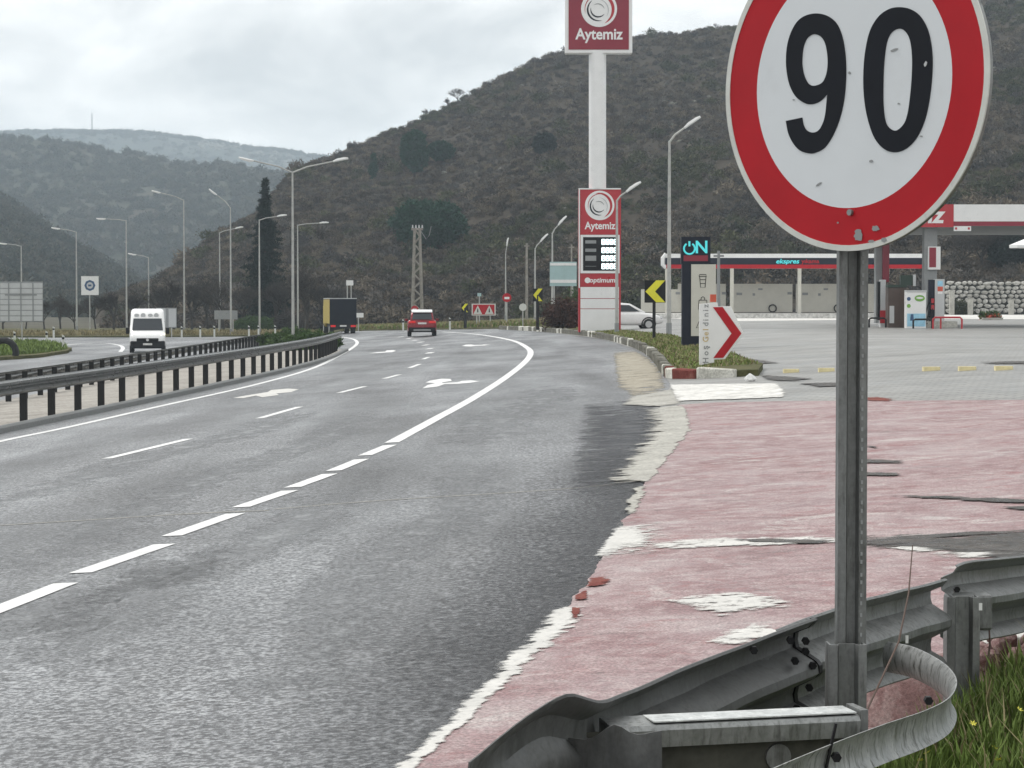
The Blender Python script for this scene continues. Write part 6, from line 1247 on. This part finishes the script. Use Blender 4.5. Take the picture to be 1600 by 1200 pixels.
for px, sc_ in ((716, 0.8), (545, 0.5), (552, 0.4), (700, 0.5), (667, 0.45), (528, 0.4), (1118, 0.35), (835, 0.35)):
    q_ = hill_point('hill', px, 0.99); t = tree_at(px, q_.y, sc_, random.randrange(3), 'small bare tree silhouetted on the hill ridge', 'bare trees along the hill ridge', q_.z - 0.2, 'ridge_tree')
for px in (1500, 1530, 1560, 1590, 1385, 1320, 1180, 1120):
    q_ = hill_point('hill', px, 0.03); tree_at(px, q_.y, random.uniform(0.75, 1.05), random.randrange(3), 'leafless tree on the slope behind the car wash and stone wall', 'leafless trees behind the fuel station', q_.z - 0.2)
def conifer(name, label, base, H, Rb, kind, seed, mat):
    g = np.random.default_rng(seed); t = thing(name, base, label, 'tree'); MB().tube([(0, 0, -0.3), (0, 0, H * 0.96)], [0.18 + H * 0.008, 0.03], 7).build('trunk', MT['bark'], t); cs = []
    if kind == 'spruce':
        z = H * 0.06
        while z < H * 0.985:
            u = z / H; rr = Rb * (1 - u) ** 0.85 * (0.75 + 0.5 * g.random()); nb = 3 + int(7 * (1 - u))
            for k in range(nb):
                a = g.random() * 6.283; r2 = rr * (0.55 + 0.6 * g.random())
                for f in np.linspace(0.15, 1, 6): cs.append((math.cos(a) * r2 * f, math.sin(a) * r2 * f, z - 0.22 * r2 * f, 0.16 + 0.10 * Rb * (1 - u) * 0.4))
            z += H * 0.024
        v = cloud(cs, 22, 1.2, 0.26, g, 0.2)
    elif kind == 'cypress':
        for k in range(70): u = g.random(); r2 = Rb * math.sin(math.pi * min(1, u * 0.9 + 0.08)) * (0.5 + 0.5 * g.random()); a = g.random() * 6.283; cs.append((math.cos(a) * r2, math.sin(a) * r2, H * u, 0.5))
        v = cloud(cs, 60, 1.0, 0.22, g, 0.2, 1.0)
    else:
        for k in range(120):
            d = g.normal(size=3); d /= np.linalg.norm(d); r2 = 0.55 + 0.45 * g.random(); cs.append((d[0] * Rb * r2, d[1] * Rb * r2 * 0.8, H * 0.58 + d[2] * H * 0.42 * r2, Rb * (0.14 + 0.10 * g.random())))
        v = cloud(cs, 170, 1.0, 0.40, g, 0.28)
    link('crown', tri_mesh('crown', v), MT[mat], t); return t
x = (415 - 800) / FPX * 232; conifer('conifer', 'tall narrow dark conifer in front of the hill foot', Vector((x, 232, gz(x))), 15.8, 3.1, 'spruce', 3, 'spruce')
q_ = hill_pixel('hill', 672, 388); conifer('stone_pine', 'broad dark green pine on the lower hill slope above the power pole', q_ + Vector((0, 0, -1.0)), 7.6, 5.4, 'pine', 4, 'pine')
q_ = hill_pixel('hill', 648, 284); conifer('hill_pine', 'dark green pine high on the slope near the ridge', q_, 9.5, 2.6, 'pine', 5, 'pine')
q_ = hill_pixel('hill', 690, 258); conifer('hill_shrub', 'dark rounded evergreen right of the high slope pine', q_, 4.2, 2.4, 'pine', 6, 'pine')
q_ = hill_pixel('hill', 584, 284); conifer('cypress', 'small slim cypress on the left part of the hill', q_, 5.0, 0.7, 'cypress', 7, 'pine')
q_ = hill_pixel('hill', 850, 245); conifer('hill_shrub', 'dark evergreen shrub mid slope left of the white column', q_, 4.0, 1.8, 'pine', 8, 'spruce')
q_ = hill_pixel('hill', 1578, 425); conifer('round_evergreen', 'dark round evergreen above the stone wall at right', q_, 3.4, 2.0, 'pine', 9, 'spruce')
# hedges and median bushes
def bush(name, label, c, rx, ry, h, mat, seed, size=0.14, cnt=60):
    g = np.random.default_rng(seed); cs = []; t = thing(name, c, label, 'bush')
    for k in range(cnt):
        a = g.random() * 6.283; r2 = g.random() ** 0.5; cs.append((rx * r2 * math.cos(a), ry * r2 * math.sin(a), h * (0.08 + 0.80 * g.random() * (1 - 0.45 * r2)), 0.26 * h * (0.6 + 0.6 * g.random())))
    link('crown', tri_mesh('crown', cloud(cs, 90, 1.0, size, g, 0.3)), MT[mat], t)
    for k in range(4): MB().tube([(0, 0, -0.05), (0.5 * rx * math.cos(k * 1.7), 0.5 * ry * math.sin(k * 1.7), h * 0.7)], [0.05, 0.015], 5).build('stem', MT['bark'], t)
    return t
bush('red_hedge', 'reddish brown hedge left of the fuel totem base', gp(886, 517) + Vector((0, 0, 0.1)), 1.15, 0.9, 2.3, 'redbush', 1)
bush('green_shrub', 'small green shrub on top of the reddish hedge against the direction board', gp(899, 515) + Vector((0, 0, 0.1)), 0.6, 0.6, 2.7, 'greenbush', 2, cnt=26)
for k, (px, Y, h) in enumerate(((430, 128, 0.9), (445, 134, 1.0), (462, 130, 1.05), (478, 126, 1.0), (493, 122, 0.95), (507, 116, 0.8), (450, 120, 0.9), (474, 116, 0.8))):
    x = (px - 800) / FPX * Y; bush('median_shrub', 'low green shrub in the clump at the end of the median', Vector((x, Y, gz(x))), 0.9, 0.9, h + 0.2, 'greenbush', 20 + k, cnt=30)['group'] = 'low green shrubs on the median'
bush('roadside_shrub', 'bright green shrub on the left verge beside the conifer', Vector((((395 - 800) / FPX) * 218, 218, -1.0)), 2.0, 0.8, 1.9, 'greenbush', 41); bush('roadside_shrub', 'dark leafless shrub under the large bare tree', Vector(((450 - 800) / FPX * 220, 220, -1.05)), 1.6, 0.8, 2.3, 'twig', 42)
q_ = gp(1520, 486); bush('wall_shrub', 'dark shrub growing against the stone wall', Vector((P(1503, 488, 205).x, 205, GHI)), 0.9, 0.5, 1.7, 'scrub2', 43)
# rough grass on islands and verges
def strew(poly_px, n_, dz):
    pts_ = pg(poly_px); xs = [p.x for p in pts_]; ys = [p.y for p in pts_]; out_ = []
    def inside(x, y):
        c_ = False; j = len(pts_) - 1
        for i in range(len(pts_)):
            if (pts_[i].y > y) != (pts_[j].y > y) and x < (pts_[j].x - pts_[i].x) * (y - pts_[i].y) / (pts_[j].y - pts_[i].y) + pts_[i].x: c_ = not c_
            j = i
        return c_
    while len(out_) < n_:
        x, y = random.uniform(min(xs), max(xs)), random.uniform(min(ys), max(ys))
        if inside(x, y): out_.append((x, y, gz(x) + dz))
    return out_
blades('island_grass_blades', strew([(1060, 587), (1035, 568), (1010, 549), (960, 533), (900, 523), (900, 515), (985, 522), (1050, 530), (1110, 546), (1150, 563), (1188, 579)], 11000, 0.14), 0.02, 0.12, MT['grass'], 'rough grass on the kerbed island under the welcome board', 0.022, 0.5)
blades('far_verge_blades', strew([(550, 517), (700, 514.6), (800, 513), (870, 511.5), (870, 509.5), (700, 511), (560, 514)], 12000, 0.1), 0.1, 0.55, MT['drygrass'], 'tufted grass on the far verge beyond the bend', 0.05, 0.5)
blades('far_verge_blades', strew([(550, 517), (700, 514.6), (800, 513), (870, 511.5), (870, 509.5), (700, 511), (560, 514)], 14000, 0.1), 0.1, 0.5, MT['grass'], 'green tufts on the far verge beyond the bend', 0.05, 0.5)
blades('island_dry_blades', strew([(1060, 587), (1035, 568), (1010, 549), (960, 533), (900, 523), (900, 515), (985, 522), (1050, 530), (1110, 546), (1150, 563), (1188, 579)], 8000, 0.14), 0.03, 0.13, MT['drygrass'], 'straw coloured blades among the grass of the kerbed island', 0.014, 0.7)
blades('left_island_blades', strew([(-20, 562), (60, 557), (100, 551), (105, 548), (85, 542), (40, 539), (-20, 538)], 9000, 0.14), 0.1, 0.45, MT['grass'], 'grass on the left traffic island by the slatted sign', 0.04, 0.5)
blades('left_verge_blades', strew([(0, 527), (250, 526.5), (420, 525), (500, 524), (500, 521), (0, 522)], 12000, 0.1), 0.1, 0.45, MT['drygrass'], 'dull grass along the left verge below the bare trees', 0.05, 0.5)
